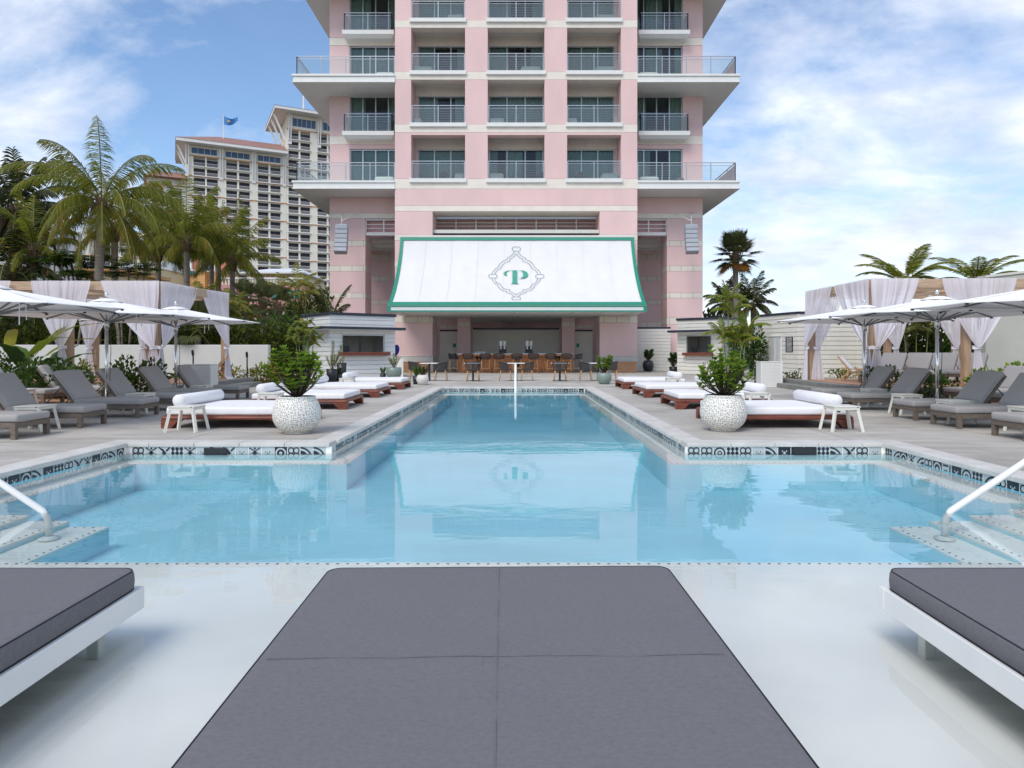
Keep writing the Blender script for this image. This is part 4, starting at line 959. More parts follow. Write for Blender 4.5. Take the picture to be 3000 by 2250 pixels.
def tub_chair(bar_=False):
    r = thing('bar_stool' if bar_ else 'dining_chair', 'x', 'stool' if bar_ else 'chair'); sh = .76 if bar_ else .44; top = 1.07 if bar_ else .80; Rr = .29
    MB().rbox(-.24,.24,-.22,.24,sh,sh+.06,.03,2).build('seat', ropechar, r, True)
    b = MB(); A0, A1 = R(-205), R(25); n = 40   # open towards +y
    rim = []; low = []
    for k in range(n+1):
        a = A0+(A1-A0)*k/n; tt = abs(k/n-.5)*2; zt = top-(.10 if bar_ else .12)*tt**2.2; zb = sh-.02-.0*tt
        rim.append((Rr*1.08*math.cos(a),Rr*math.sin(a)*1.0,zt)); low.append((Rr*.92*math.cos(a),Rr*.88*math.sin(a),zb+.05))
    b.tube(rim,.018,6); b.tube(low,.014,6); 
    for k in range(n):
        if k % 1 == 0:
            p, q = Vector(rim[k]), Vector(low[k]); p2, q2 = Vector(rim[k]).lerp(Vector(rim[k+1]),.72), Vector(low[k]).lerp(Vector(low[k+1]),.72)
            b.quad(q,q2,p2,p)
    b.build('backrest', ropechar, r, True)
    for sx in (-1,1):
        for sy in (-1,1):
            MB().tube([(sx*.25,sy*.25,0),(sx*.20,sy*.19,sh)],[.013,.021],8).build('leg', chairleg, r, True)
    if bar_: MB().bar((-.235,-.235,.26),(.235,-.235,.26),.025).bar((-.235,.235,.26),(.235,.235,.26),.025).bar((-.235,-.235,.26),(-.235,.235,.26),.025).bar((.235,-.235,.26),(.235,.235,.26),.025).build('footrest', chairleg, r)
    return r
sn = ['leftmost','second','third','fourth','fifth','sixth','rightmost']
for i, u in enumerate((1371,1422,1462,1514,1563,1613,1661)):
    place(lambda: tub_chair(True), 'stool', (px(u,37.85),37.85,0), R((-8,5,-4,6,-5,8,-7)[i]), f'{sn[i]} of the seven charcoal woven bar stools with backs to the pool', 'stool', 'bar stools at the counter')
place(lambda: tub_chair(True), 'stool', (px(1328,38.3),38.3,0), R(-80), 'charcoal bar stool at the left end of the counter, turned sideways', 'stool', 'bar stools at the counter')
place(lambda: tub_chair(True), 'stool', (px(1346,39.4),39.3,0), R(-90), 'charcoal bar stool tucked behind the left end of the counter', 'stool', 'bar stools at the counter')
place(lambda: tub_chair(True), 'stool', (px(1692,38.3),38.3,0), R(80), 'charcoal bar stool at the right end of the counter, turned sideways', 'stool', 'bar stools at the counter')
def dtable():
    r = thing('dining_table', 'x', 'table'); MB().rbox(-.36,.36,-.36,.36,.715,.745,.012,2).build('table_top', tabletop, r)
    MB().box(-.04,.04,-.04,.04,.02,.714).build('pedestal', black, r); MB().box(-.3,.3,-.035,.035,.001,.022).box(-.035,.035,-.3,-.036,.001,.022).box(-.035,.035,.036,.3,.001,.022).build('base', black, r); return r
for u, lab in ((1258,'left end'),(1386,'second from the left'),(1512,'middle'),(1640,'second from the right'),(1752,'right end')):
    place(dtable, 'dtable', (px(u,28.45),28.45,0), 0, f'white dining table at the {lab} of the row before the bar' if 'end' in lab else f'white topped dining table, {lab} in the row before the bar', 'table', 'dining tables before the bar')
for u, y, rz, lab in ((1216,28.4,-90,'left of the leftmost dining table'),(1292,28.3,90,'right of the leftmost dining table'),(1386,27.8,0,'facing the bar at the second table from left'),
      (1481,28.3,-90,'left of the middle dining table'),(1544,28.3,90,'right of the middle dining table'),(1641,27.8,0,'facing the bar at the second table from right'),
      (1716,28.3,-90,'left of the rightmost dining table'),(1790,28.4,90,'right of the rightmost dining table, behind the potted shrub')):
    place(tub_chair, 'dchair', (px(u,y),y,0), R(rz), 'charcoal woven dining chair '+lab, 'chair', 'woven dining chairs')
def slush():
    r = thing('drink_dispenser', 'x', 'dispenser')
    MB().box(-.22,.22,-.2,.2,0,.12).box(-.2,.2,.0,.2,.12,.40).build('machine_body', black, r, bevel=.01)
    for s in (-1,1):
        t_ = MB().rbox(-.085+s*.105,.085+s*.105,-.2,.18,.41,.74,.03,2).build('drink_tank', bowl if s < 0 else bowl2, r, True)
        MB().box(-.09+s*.105,.09+s*.105,-.21,.19,.742,.77).build('tank_lid', black, t_)
        MB().bar((s*.105,-.22,.24),(s*.105,-.22,.42),.05,.05).box(s*.105-.045,s*.105+.045,-.24,-.2,.28,.34).build('tap', whitefab, r)
    return r
bowl = M('clear_tank', (.62,.64,.66), .15); bowl2 = M('filled_tank', (.55,.56,.45), .2)
for u, lab in ((1473,'left'),(1550,'right')): place(slush, 'slush', (px(u,39.05),39.05,1.076), 0, f'{lab} twin tank frozen drink dispenser standing on the bar', 'dispenser', 'drink dispensers on the bar')
grng = random.Random(4)
for i in range(8):
    x = px(1392+i*4,39.0); 
    if i == 0: gl_ = MB().lathe([(.03,0),(.04,.11),(.036,.11),(.027,.01),(0,.01)],n=10).build('drinking_glass', bowl, None, True); o = gl_
    else: o = gl_.copy(); col.objects.link(o)
    o.location = (x, 39.0+grng.uniform(-.1,.12), 1.076); tag(o, 'clear drinking glass in the row on the left part of the bar', 'glass', 'drinking glasses on the bar')
def bench(u0, u1, y, lab):
    r = thing('slatted_bench', lab, 'bench', (px(u0,y),y,0), 0, 'slatted wooden benches by the pink piers'); L = (u1-u0)*y/FPX
    MB().box(-.03,L+.03,-.03,.55,.575,.61).build('bench_top', deckwood, r, bevel=.005)
    b = MB(); n = int(L/.055)
    for k in range(n): b.box(k*L/n,k*L/n+L/n-.015,0,.02,.05,.574)
    b.box(0,L,.021,.5,.0,.57); b.build('slatted_front', deckwood, r)
bench(1798,1866,38.4,'slatted wooden bench against the right pink pier'); bench(1182,1258,38.4,'slatted wooden bench against the left pink pier')
# poufs and stools on the balconies
def poufm(): return MB().rbox(-.5,.5,-.35,.35,0,.42,.14,4).build('balcony_pouf', pouf, None, True)
def stoolm(): return MB().lathe([(0,0),(.22,0),(.24,.05),(.24,.5),(.20,.54),(0,.54)],n=20).build('balcony_stool', poufdark, None, True)
names = {0:'first',1:'second',2:'third',3:'fourth'}
for u0,u1,fl,kind,where in ((1100,1157,0,0,'left wing'),(1333,1361,0,0,'left bay'),(1430,1476,0,0,'middle bay'),(1760,1812,0,0,'right bay'),(1870,1928,0,0,'right wing'),
        (1213,1236,1,0,'left bay'),(1432,1478,1,0,'middle bay'),(1662,1690,1,0,'right bay'),(1211,1268,2,0,'left bay'),(1525,1585,2,0,'middle bay'),(1742,1802,2,0,'right bay'),
        (1103,1157,2,0,'left wing'),(1868,1927,2,0,'right wing'),(1312,1360,3,0,'left bay'),(1742,1799,3,0,'right bay'),
        (1289,1307,0,1,'left bay'),(1573,1591,0,1,'middle bay'),(1687,1706,0,1,'right bay'),(1981,2003,0,1,'right wing'),(1102,1120,0,1,'left wing')):
    wing = 'wing' in where; y = (40.6 if wing else F+.62)+(.7 if kind and wing else 0); z = ({0:11.1,2:17.27}[fl] if wing else FL[fl])+.004
    u = (u0+u1)/2; key = 'pouf' if kind == 0 else 'bstool'
    place(poufm if kind == 0 else stoolm, key, (px(u,y),y,z), 0, ('white rounded pouf' if kind == 0 else 'small dark round stool')+f' on the {where} balcony of the {names[fl]} balcony level', 'pouf' if kind == 0 else 'stool', 'balcony seats', (min(1.2,(u1-u0)*y/FPX/1.0),1,1) if kind == 0 else None)
# ------------------------------------------------------------------ kiosks and hut
def alongu(p, q, u):
    """fraction along plan segment p-q that is seen at column u"""
    k = (u-CU)/FPX; return (k*p[1]-p[0])/((q[0]-p[0])-k*(q[1]-p[1]))
def lerp2(p, q, f): return (p[0]+(q[0]-p[0])*f, p[1]+(q[1]-p[1])*f)
def kiosk(label, fr, sides, wu, wz, canopy_z, Ht, mat):
    r = thing('service_kiosk', label, 'kiosk'); p, q = fr; f0, f1 = alongu(p,q,wu[0]), alongu(p,q,wu[1]); a, b_ = lerp2(p,q,f0), lerp2(p,q,f1)
    m = MB(); st = .203
    def bd(p, q, z0, z1): boards(m, p, q, .03, z0, z1, st, .010)
    bd(p, a, 0, Ht-.12); bd(b_, q, 0, Ht-.12); bd(a, b_, 0, wz[0]); bd(a, b_, wz[1], Ht-.12)
    for s in sides: bd(s[0], s[1], 0, Ht-.12)
    m.build('boarded_wall', mat, r)
    d = (Vector(q)-Vector(p)).normalized(); n = Vector((d.y,-d.x))
    w = MB(); w.seg(a, b_, .0, -.10, wz[1]-.06, wz[1]-.001); w.seg(a, lerp2(p,q,f0+.02), .012, -.10, wz[0]+.001, wz[1]-.061); w.seg(lerp2(p,q,f1-.02), b_, .012, -.10, wz[0]+.001, wz[1]-.061)
    wf = w.build('window', alu, r)
    md = lerp2(p,q,f0+(f1-f0)*.42); MB().seg((md[0],md[1]), lerp2(p,q,f0+(f1-f0)*.46), -.05, -.09, wz[0], wz[1]-.06).build('mullion', black, wf)
    MB().seg(lerp2(p,q,f0-.03), lerp2(p,q,f1+.05), .30, -.25, wz[0]-.15, wz[0]-.001).build('counter_shelf', redwood, r, bevel=.006)
    i = MB(); i.seg(lerp2(p,q,.03), lerp2(p,q,.97), -1.9, -1.95, .1, Ht-.2); i.seg(lerp2(p,q,.03), lerp2(p,q,.05), -.12, -1.9, .1, Ht-.2); i.seg(lerp2(p,q,.95), lerp2(p,q,.97), -.12, -1.9, .1, Ht-.2); i.seg(lerp2(p,q,.03), lerp2(p,q,.97), -.12, -1.9, Ht-.3, Ht-.25)
    i.build('inner_wall', stone, r); MB().seg(lerp2(p,q,f0+.05), lerp2(p,q,f0+.16), -.3, -.35, wz[0], wz[0]+.28).build('till_screen', black, r)
    c = MB(); pp = [s for s in sides]
    # roof cap and canopy round the visible corner
    def edge(z0, z1, o0, o1, mat, nm):
        e = MB()
        P = [sides[0][0], p, q] if sides[0][1] == p else [p, q, sides[0][1]]
        def off(P, o):
            out = []
            for k, v in enumerate(P):
                ns = []
                if k > 0: dd = (Vector(P[k])-Vector(P[k-1])).normalized(); ns.append(Vector((dd.y,-dd.x)))
                if k < len(P)-1: dd = (Vector(P[k+1])-Vector(P[k])).normalized(); ns.append(Vector((dd.y,-dd.x)))
                nn = sum(ns, Vector((0,0)))/len(ns); nn = nn/ max(.5, nn.length**2) if len(ns) > 1 else nn
                w_ = Vector(v)+nn*o
                if k == 0: w_ -= (Vector(P[1])-Vector(P[0])).normalized()*o*.5
                if k == len(P)-1: w_ += (Vector(P[-1])-Vector(P[-2])).normalized()*o*.5
                out.append(w_)
            return out
        A, B = off(P, o1), off(P, o0)
        for k in range(2): e.hexa([(A[k].x,A[k].y,z0),(A[k+1].x,A[k+1].y,z0),(B[k+1].x,B[k+1].y,z0),(B[k].x,B[k].y,z0)],[(A[k].x,A[k].y,z1),(A[k+1].x,A[k+1].y,z1),(B[k+1].x,B[k+1].y,z1),(B[k].x,B[k].y,z1)])
        return e.build(nm, mat, r)
    edge(Ht-.118, Ht, -.3, .09, navy, 'roof_cap')
    if canopy_z: edge(canopy_z+.03, canopy_z+.14, .035, .55, navy, 'canopy_fascia'); edge(canopy_z, canopy_z+.028, .035, .50, white, 'canopy_soffit')
    rf = MB(); allp = [sides[0][0], p, q] if sides[0][1] == p else [p, q, sides[0][1]]
    bk = (allp[0][0]+allp[2][0]-allp[1][0], allp[0][1]+allp[2][1]-allp[1][1]); rf.prism([allp[0],allp[1],allp[2],bk], Ht-.2, Ht-.13); rf.build('roof', stone, r)
    bw = MB(); bw.seg(allp[2], bk, 0, -.05, 0, Ht-.21); bw.seg(bk, allp[0], 0, -.05, 0, Ht-.21); bw.build('rear_wall', mat, r)
    return r
A_, B_, C_ = (-8.16,29.7), (-5.68,31.7), (-10.1,32.2)
kiosk('white boarded kiosk with dark roof edge and wooden counter at the left pier', (A_,B_), [(C_,A_)], (1000,1126), (1.19,1.98), 2.16, 2.93, white)
L_, K_, R_ = (8.53,36.3), (10.3,34.4), (12.0,36.0)
kiosk('cream boarded kiosk with dark roof edge and wooden counter at the right column', (L_,K_), [(K_,R_)], (2011,2085), (1.14,2.05), 2.17, 2.95, offwhite)
hut = thing('changing_hut', 'cream boarded hut with louvred door behind the right canopy', 'hut')
hp, hq, hr, hs_ = (12.03,34.55), (12.86,31.2), (15.55,31.2), (16.1,29.2)
m = MB()
for a, e in ((hp,hq),(hq,hr),(hr,hs_)): boards(m, a, e, .03, 0, 2.93, .209, .011)
m.build('boarded_wall', offwhite, hut)
m = MB()
for a, e in ((hp,hq),(hq,hr),(hr,hs_)): m.seg(a, e, .07, -.3, 2.932, 3.04)
m.build('roof_cap', navy, hut); MB().prism([hp,hq,hr,(15.6,34.6)],2.8,2.93).build('roof', stone, hut)
a, e = lerp2(hp,hq,alongu(hp,hq,2257)), lerp2(hp,hq,alongu(hp,hq,2292)); m = MB(); m.seg(a, e, .032, .05, .0, 1.92)
for k in range(44): m.seg(lerp2(a,e,.08), lerp2(a,e,.46), .052, .072, .08+k*.041, .105+k*.041); m.seg(lerp2(a,e,.54), lerp2(a,e,.92), .052, .072, .08+k*.041, .105+k*.041)
dd = m.build('louvred_door', white, hut); MB().seg(a, e, .03, .10, 1.922, 1.96).build('door_head', offwhite, dd)
# rules board
f0, f1 = alongu(hp,hq,2304), alongu(hp,hq,2325); a, e = lerp2(hp,hq,f0), lerp2(hp,hq,f1); sg = thing('rules_board', 'black notice board of small white lettering on the cream hut', 'sign')
MB().seg(a, e, .032, .05, 1.18, 1.88).build('board', black, sg)
m = MB(); lr = random.Random(5)
for k in range(21):
    z = 1.84-k*.031; big = k in (0,9); x = .1+lr.random()*.08 if not big else .16
    while x < (.86 if not big else .8):
        w_ = lr.uniform(.04,.14); m.seg(lerp2(a,e,x), lerp2(a,e,min(.92,x+w_)), .051, .053, z-(.016 if big else .009), z+(.008 if big else .004)); x += w_+.03
m.build('lettering', white, sg)
MB().seg(lerp2(hp,hq,1.0),(hq[0]+.02,hq[1]),0,0.001,0,0.001) if False else None
cm_ = thing('security_camera', 'small dark camera box on the corner of the cream hut', 'camera'); MB().box(13.35,13.55,31.0,31.16,2.28,2.5).build('camera_housing', navy, cm_); MB().box(13.42,13.48,31.16,31.19,2.35,2.45).build('mount', black, cm_)
# white slatted cabinets
def cabinet():
    r = thing('slatted_cabinet', 'x', 'cabinet'); b = MB()
    for k in range(17): b.box(0,.72,0,.5,.01+k*.05,.052+k*.05)
    b.build('slats', white, r); MB().box(.012,.708,.012,.488,.005,.86).build('cabinet_body', stone, r); MB().box(-.01,.73,-.01,.51,.865,.89).box(-.012,.04,-.012,.02,.0,.864).box(.68,.732,-.012,.02,.0,.864).build('cabinet_frame', white, r); return r
place(cabinet, 'cab', (px(2230,23.4),23.4,0), 0, 'white slatted cabinet in front of the cream hut door', 'cabinet', 'white slatted cabinets')
place(cabinet, 'cab', (px(540,18.9),18.9,0), 0, 'white slatted cabinet behind the farthest left lounger', 'cabinet', 'white slatted cabinets')
# walls
gw = MB().box(-26,px(786,28.9),28.9,29.2,0,1.5).build('garden_wall', wallwhite, bevel=.02); tag(gw, 'long low white rendered wall behind the left canopy', 'wall')
gw = thing('rendered_wall', 'tall plain grey green rendered wall at the right edge behind the curtains', 'wall'); xa = px(2888,24.6)
MB().hexa([(xa,24.6,0),(24,22.0,0),(24,22.4,0),(xa,25.0,0)],[(xa,24.6,3.88),(24,22.0,4.65),(24,22.4,4.65),(xa,25.0,3.88)]).build('wall_body', greywall, gw)
MB().hexa([(xa-.03,24.56,3.885),(24,21.96,4.655),(24,22.44,4.655),(xa-.03,25.04,3.885)],[(xa-.03,24.56,3.97),(24,21.96,4.74),(24,22.44,4.74),(xa-.03,25.04,3.97)]).build('coping', wallwhite, gw)
sw = thing('boarded_screen', 'white boarded screen wall between right pier and right column', 'screen wall'); m = MB(); boards(m,(7.1,41.4),(9.2,40.9),.03,0,2.55,.2,.011); m.build('screen_boards', offwhite, sw)
MB().seg((7.1,41.4),(9.2,40.9),.05,-.12,2.552,2.66).build('screen_cap', navy, sw)
bp = thing('blue_cloth_panel', 'deep blue cloth panel sticking out behind the left kiosk', 'cloth'); x0 = px(1153,31.9)
m = MB(); m.grid(lambda s,t: (x0+.02+s*(.24*math.sin(PI*(.25+.7*t))), 31.95+.05*s, .92+.6*(1-t)), 4, 8); m.build('cloth', bluecloth, bp); MB().tube([(x0,31.95,0),(x0,31.95,1.55)],.014,6).build('pole', alu, bp)
wp = MB().box(px(1163,31.2),px(1181,31.2),31.2,31.25,0.002,.86).build('display_board', white, bevel=.005); tag(wp, 'white board standing beside the green planter at the left pier', 'panel')
def pathlight(u, Y, h, lab):
    r = thing('path_light', lab, 'lamp', (px(u,Y),Y,0), 0, 'black path lights'); MB().box(-.02,.02,-.02,.02,0,h).build('lamp_post', black, r); MB().bar((0,0,h-.02),(.02,-.10,h+.14),.07,.10).build('lamp_head', black, r)
pathlight(724,26.0,1.05,'black angled path light in front of the right part of the white garden wall'); pathlight(566,25.5,1.12,'black angled path light beside the big leaves left of the right curtain')
def lowchair(fab, wood_):
    r = thing('low_lounge_chair', 'x', 'chair')
    for s in (-1,1):
        b = MB(); y = s*.27; b.bar((-.42,y,.78),(.0,y,.26),.035,.05); b.bar((0,y,.26),(.42,y,.38),.035,.05); b.bar((-.1,y,.30),(-.38,y,0),.035,.05); b.bar((.1,y,.30),(.36,y,0),.035,.05); b.bar((-.32,y,.42),(.3,y,.36),.03,.03); b.build('side_frame', wood_, r)
    b = MB(); b.bar((-.40,-.25,.77),(-.02,-.25,.30),.03,.03); 
    m = MB(); m.quad((-.40,-.25,.79),(-.40,.25,.79),(-.0,.25,.31),(-.0,-.25,.31)); m.quad((.0,-.25,.31),(.0,.25,.31),(.40,.25,.40),(.40,-.25,.40)); m.build('sling_seat', fab, r); return r
o = lowchair(whitefab, chairleg); o.location = (px(2503,21.6),21.6,PZ); o.rotation_euler.z = R(-40); tag(o, 'low wooden chair with white sling seat on the right platform', 'chair')
o = lowchair(poufdark, teak); o.location = (px(2612,21.2),21.2,PZ); o.rotation_euler.z = R(215); tag(o, 'low wooden chair with dark sling seat beneath the right canopy', 'chair')
o = lowchair(taupe, teak); o.location = (px(628,23.6),23.6,PZ); o.rotation_euler.z = R(210); tag(o, 'low wooden chair with brown sling seat by the left canopy post', 'chair')

# ------------------------------------------------------------------ far hotel tower, block and wing
d_ = Vector((.893,.449)); Y0 = 210.; X0 = px(553,Y0); ANG = math.atan2(.449,.893)
def tpos(u): k = (u-CU)/FPX; return (k*Y0-X0)/(.893-k*.449)
def yat(t): return Y0+.449*t
def far_building(name, label, t0, t1, ztop, cols, rows, depth, nmax, pairs_top=None, orange=(), glassz=None, rooft=None, z0=-1.):
    r = thing(name, label, 'hotel', (X0,Y0,0), ANG)
    w_ = MB()
    edges = sorted(cols); xs = t0
    for c0, c1 in edges: w_.box(xs,c0,0,1.6,z0,rows[0][1]+.6); xs = c1
    w_.box(xs,t1,0,1.6,z0,rows[0][1]+.6)
    zt = rows[0][1]
    w_.box(t0,t1,0.002,1.6,zt+.601,ztop)
    for i, (a, b_) in enumerate(rows):
        nxt = rows[i+1][1] if i+1 < len(rows) else z0
        for c0, c1 in cols: w_.box(c0+.001,c1-.001,.02,1.59,nxt,a)
    w_.box(t0+.3,t1-.3,1.61,depth,z0,ztop-.1)
    w_.build('wall', towerwall, r)
    for a, b_ in rows:
        led = MB()
        for c0, c1 in cols: led.box(c0-.25,c1+.25,-.45,.015,a-.22,a-.02)
        led.box(cols[0][0],cols[-1][1],.003,.016,a-.2,a-.05); led.build('balcony_ledge', towertrim, r)
    n = 0; gl, ra = MB(), MB()
    proto = {}
    for i, (a, b_) in enumerate(rows):
        for c0, c1 in cols:
            key = (round(c1-c0,2), round(b_-a,2))
            if n < nmax:
                if key not in proto:
                    w2 = c1-c0; h2 = b_-a; m = MB().quad((0,0,0),(w2,0,0),(w2,0,h2),(0,0,h2)); m.box(w2/2-.05,w2/2+.05,-.05,-.01,0,h2)
                    p = m.build('window', towerglass, r); q = MB(); q.box(0,w2,-1.25,-1.18,1.0,1.08); q.box(0,w2,-1.25,-1.18,.05,.12)
                    for k in range(int(w2/.22)): q.box(k*.22,k*.22+.04,-1.24,-1.20,.12,1.0)
                    qo = q.build('balcony_railing', towertrim, p); proto[key] = p; o = p
                else:
                    o = proto[key].copy(); col.objects.link(o); o.parent = r
                    c2 = proto[key].children[0].copy(); col.objects.link(c2); c2.parent = o
                o.location = (c0, 1.2, a)
            else: gl.quad((c0,1.2,a),(c1,1.2,a),(c1,1.2,b_),(c0,1.2,b_)); ra.box(c0,c1,-.05,.0,a+.1,a+1.05)
            n += 1
    if gl.v: g_ = gl.build('window', towerglass, r); g_['kind'] = 'stuff'
    o_ = MB()
    for z in orange: MB().box(t0-.05,t1+.05,-.12,.0,z,z+.35).build('orange_band', towerorange, r)
    if glassz:
        for c0, c1 in glassz[2]:
            g = MB(); g.box(c0,c1,-.05,.0,glassz[0],glassz[1]); fr = g.build('glass_strip', towerblue, r); q = MB()
            nn = max(2,int((c1-c0)/1.45))
            for k in range(nn+1): q.box(c0+(c1-c0)*k/nn-.05,c0+(c1-c0)*k/nn+.05,-.1,-.051,glassz[0],glassz[1])
            q.build('mullion', towertrim, fr)
    return r
cA = [tpos(u) for u in ((353/3.016+450),(455/3.016+450),(470/3.016+450),(568/3.016+450),(642/3.016+450),(738/3.016+450),(755/3.016+450),(850/3.016+450),(922/3.016+450),(1015/3.016+450),(1032/3.016+450),(1122/3.016+450))]
colsA = [(cA[i],cA[i+1]) for i in range(0,12,2)]
rowsA = [(60.4-2.95*k-2.35, 60.4-2.95*k) for k in range(16)]
TB = tpos(840)
bays = [tpos(u) for u in (548,648,743,833)]
blk = far_building('hotel_block', 'cream resort block with red tiled roof and flag, left of the tall tower', 0, TB-.05, 64.3, colsA, rowsA, 22, 96,
    orange=[61.0]+[60.4-2.95*k-2.75 for k in (1,3,5,7,9,11,13)], glassz=(61.9,63.6,[(bays[i]+1.2,bays[i+1]-1.2) for i in range(3)]))
def hiproof(par, t0, t1, y0, y1, z, ov, rise, ridge):
    b = MB(); b.hexa([(t0-ov,y0-ov,z),(t1+.0,y0-ov,z),(t1+.0,y1+ov,z),(t0-ov,y1+ov,z)],[(t0-ov,y0-ov,z+.9),(t1+.0,y0-ov,z+.9),(t1+.0,y1+ov,z+.9),(t0-ov,y1+ov,z+.9)]); b.build('eave', towertrim, par)
    b = MB(); za = z+.92; zb = za+rise; ym = (y0+y1)/2; q = [(t0-ov-.1,y0-ov-.1,za),(t1,y0-ov-.1,za),(t1,y1+ov+.1,za),(t0-ov-.1,y1+ov+.1,za)]
    b.quad(q[0],q[1],(t1,ym,zb),(ridge,ym,zb)); b.quad(q[3],q[2],(t1,ym,zb),(ridge,ym,zb)); b.quad(q[0],(ridge,ym,zb),q[3]); b.build('roof', towerroof, par)
hiproof(blk, 0, TB-.1, 0, 22, 64.35, 3.6, 5.8, 9)
def struts(par, ts, z0, z1, ov):
    for t_ in ts:
        b = MB(); b.bar((t_-.35,-.3,z0),(t_-.35,-ov*.35,z1),.35); b.bar((t_+.35,-.3,z0),(t_+.35,-ov*.35,z1),.35); b.box(t_-.6,t_+.6,-.35,0,z0-1,z0); b.build('eave_strut', towertrim, par)
struts(blk, bays, 55.5, 64.3, 3.)
b = MB(); b.bar((-.1,1,57),(-3.2,1,64.3),.5); b.bar((-.1,8,57),(-3.2,8,64.3),.5); b.build('eave_brace', towertrim, blk)
fp = thing('flagpole', 'blue flag flying on a pole on the cream block roof', 'flag', (X0,Y0,0), ANG); ft = tpos(660)
MB().tube([(ft,8,66),(ft,8,77.5)],[.22,.1],6).build('pole', towertrim, fp)
m = MB(); m.grid(lambda s,t: (ft+.1+s*4.2, 8-.6*math.sin(s*6), 77.2-t*(2.8-1.4*s)-.7*math.sin(s*4)), 14, 4); m.build('flag_cloth', M('flag_blue', (.05,.22,.52), .8), fp)
MB().box(ft+1.0,ft+1.8,7.1,7.18,75.1,75.8).build('flag_emblem', M('flag_gold', (.55,.40,.12), .8), fp)
cB = [(1192,1282),(1297,1384),(1448,1532),(1546,1640)]
colsB = [(tpos(a/3.016+450),tpos(b_/3.016+450)) for a, b_ in cB]
rowsB = [(72.6-3.03*k-2.4, 72.6-3.03*k) for k in range(21)]
tw = far_building('hotel_tower', 'tall cream resort tower with blue top windows, beside the pink hotel', TB, TB+26, 78.3, colsB, rowsB, 18, 84,
    orange=[73.3]+[72.6-3.03*k-2.8 for k in (3,5,7,9,11,13,15,17)], glassz=(74.6,77.2,[(TB+1.8,TB+9.2),(TB+11.5,TB+21)]))
hiproof(tw, TB, TB+26, 0, 18, 78.35, 4.2, 4.5, TB+8)
struts(tw, [TB+.9, TB+10.3], 69.5, 78.3, 3.6)
b = MB()
for y in (1.5,8,15): b.bar((TB-.1,y,69.5),(TB-3.8,y,78.3),.7,.5)
b.build('eave_brace', towertrim, tw)
MB().tube([(TB+6.8,9,83),(TB+6.8,9,94)],[.4,.1],6).build('antenna', towertrim, tw)
tC, tD = tpos(430), tpos(246)
wing = far_building('hotel_wing', 'lower cream resort wing with red roof between the palm crowns', tC, -.1, 53.2, [(tC+1.2+5*k,tC+4.4+5*k) for k in range(3) if tC+4.4+5*k < -.3], [(50-2.95*k-2.35,50-2.95*k) for k in range(16)], 20, 84, orange=[51,43.,37.])
MB().hexa([(tC-1,-2.5,53.25),(-.2,-2.5,53.25),(-.2,22,53.25),(tC-1,22,53.25)],[(tC+2,5,56.5),(-.2,5,56.5),(-.2,15,56.5),(tC+2,15,56.5)]).build('roof', towerroof, wing)
far_building('hotel_annex', 'lowest cream resort annex seen around the pale palm trunk', tD, tC-.1, 36.5, [(tD+3.2+6*k,tD+6.4+6*k) for k in range(20) if tD+6.6+6*k < tC-1], [(34.2-2.95*k-2.35,34.2-2.95*k) for k in range(11)], 20, 84, orange=[35.,28.4])
# nearer low buildings, left background
def flatbox(par, nm, mat, u0, u1, v0, v1, Y, dep=6., bevel=0): return MB().box(px(u0,Y),px(u1,Y),Y,Y+dep,pz(v1,Y),pz(v0,Y)).build(nm, mat, par, bevel=bevel)
ch = thing('arcaded_house', 'orange and coral house with blue balcony railings behind the palms', 'house'); Y = 95.
flatbox(ch,'lower_wall',peach,470,600,794,960,Y,12); flatbox(ch,'corner_pillar',coral,468,480,735,794,Y,2)
flatbox(ch,'pillar',coral,562,585,735,794,Y,2); flatbox(ch,'pillar',coral,640,660,742,794,Y,2); flatbox(ch,'lower_wall',peach,600.2,662,800,960,Y+1,10)
for u in (480,556,585,624): flatbox(ch,'white_column',towertrim,u,u+5,735,794,Y-.4,1)
flatbox(ch,'head_band',teal,474,600,722,736,Y-.2,3); flatbox(ch,'head_band',coral,600.2,662,728,742,Y,3); flatbox(ch,'cornice',towertrim,466,606,716,722,Y-1.2,5)
flatbox(ch,'sill',towertrim,474,565,789,794,Y-.8,.8); flatbox(ch,'sill',teal,480,566,795,802,Y-.5,.49)
flatbox(ch,'inner_wall',blueclap,480,660,740,790,Y+5.2,.2)
for a, b_ in ((485,556),(590,624)):
    m = MB(); x0, x1 = px(a,Y), px(b_,Y); n = int((x1-x0)/.28)
    for k in range(n+1): m.box(x0+k*.28,x0+k*.28+.10,Y+.3,Y+.38,pz(789,Y),pz(773,Y))
    m.box(x0,x1,Y+.26,Y+.42,pz(774,Y),pz(772,Y)); m.build('balcony_railing', blueclap, ch)
flatbox(ch,'blue_post',blueclap,512,516,738,789,Y+.6,.3); flatbox(ch,'blue_post',blueclap,540,544,738,789,Y+.6,.3)
x0, x1 = px(425,Y), px(600,Y); MB().hexa([(x0,Y-1.5,pz(716,Y)),(x1,Y-1.5,pz(716,Y)),(x1,Y+12,pz(716,Y)),(x0,Y+12,pz(716,Y))],[(x0+3,Y+3,pz(694,Y)),(x1-2,Y+3,pz(694,Y)),(x1-2,Y+8,pz(694,Y)),(x0+3,Y+8,pz(694,Y))]).build('roof', redroof, ch)
yb = thing('yellow_pavilion', 'pale yellow pavilion with white metal hip roof in front of the resort block', 'pavilion'); Y = 85.
flatbox(yb,'wall',paleyellow,722,884,802,900,Y,10); x0, x1 = px(712,Y), px(895,Y)
MB().box(x0,x1,Y-.8,Y+10.5,pz(803,Y),pz(799,Y)).build('eave', towertrim, yb)
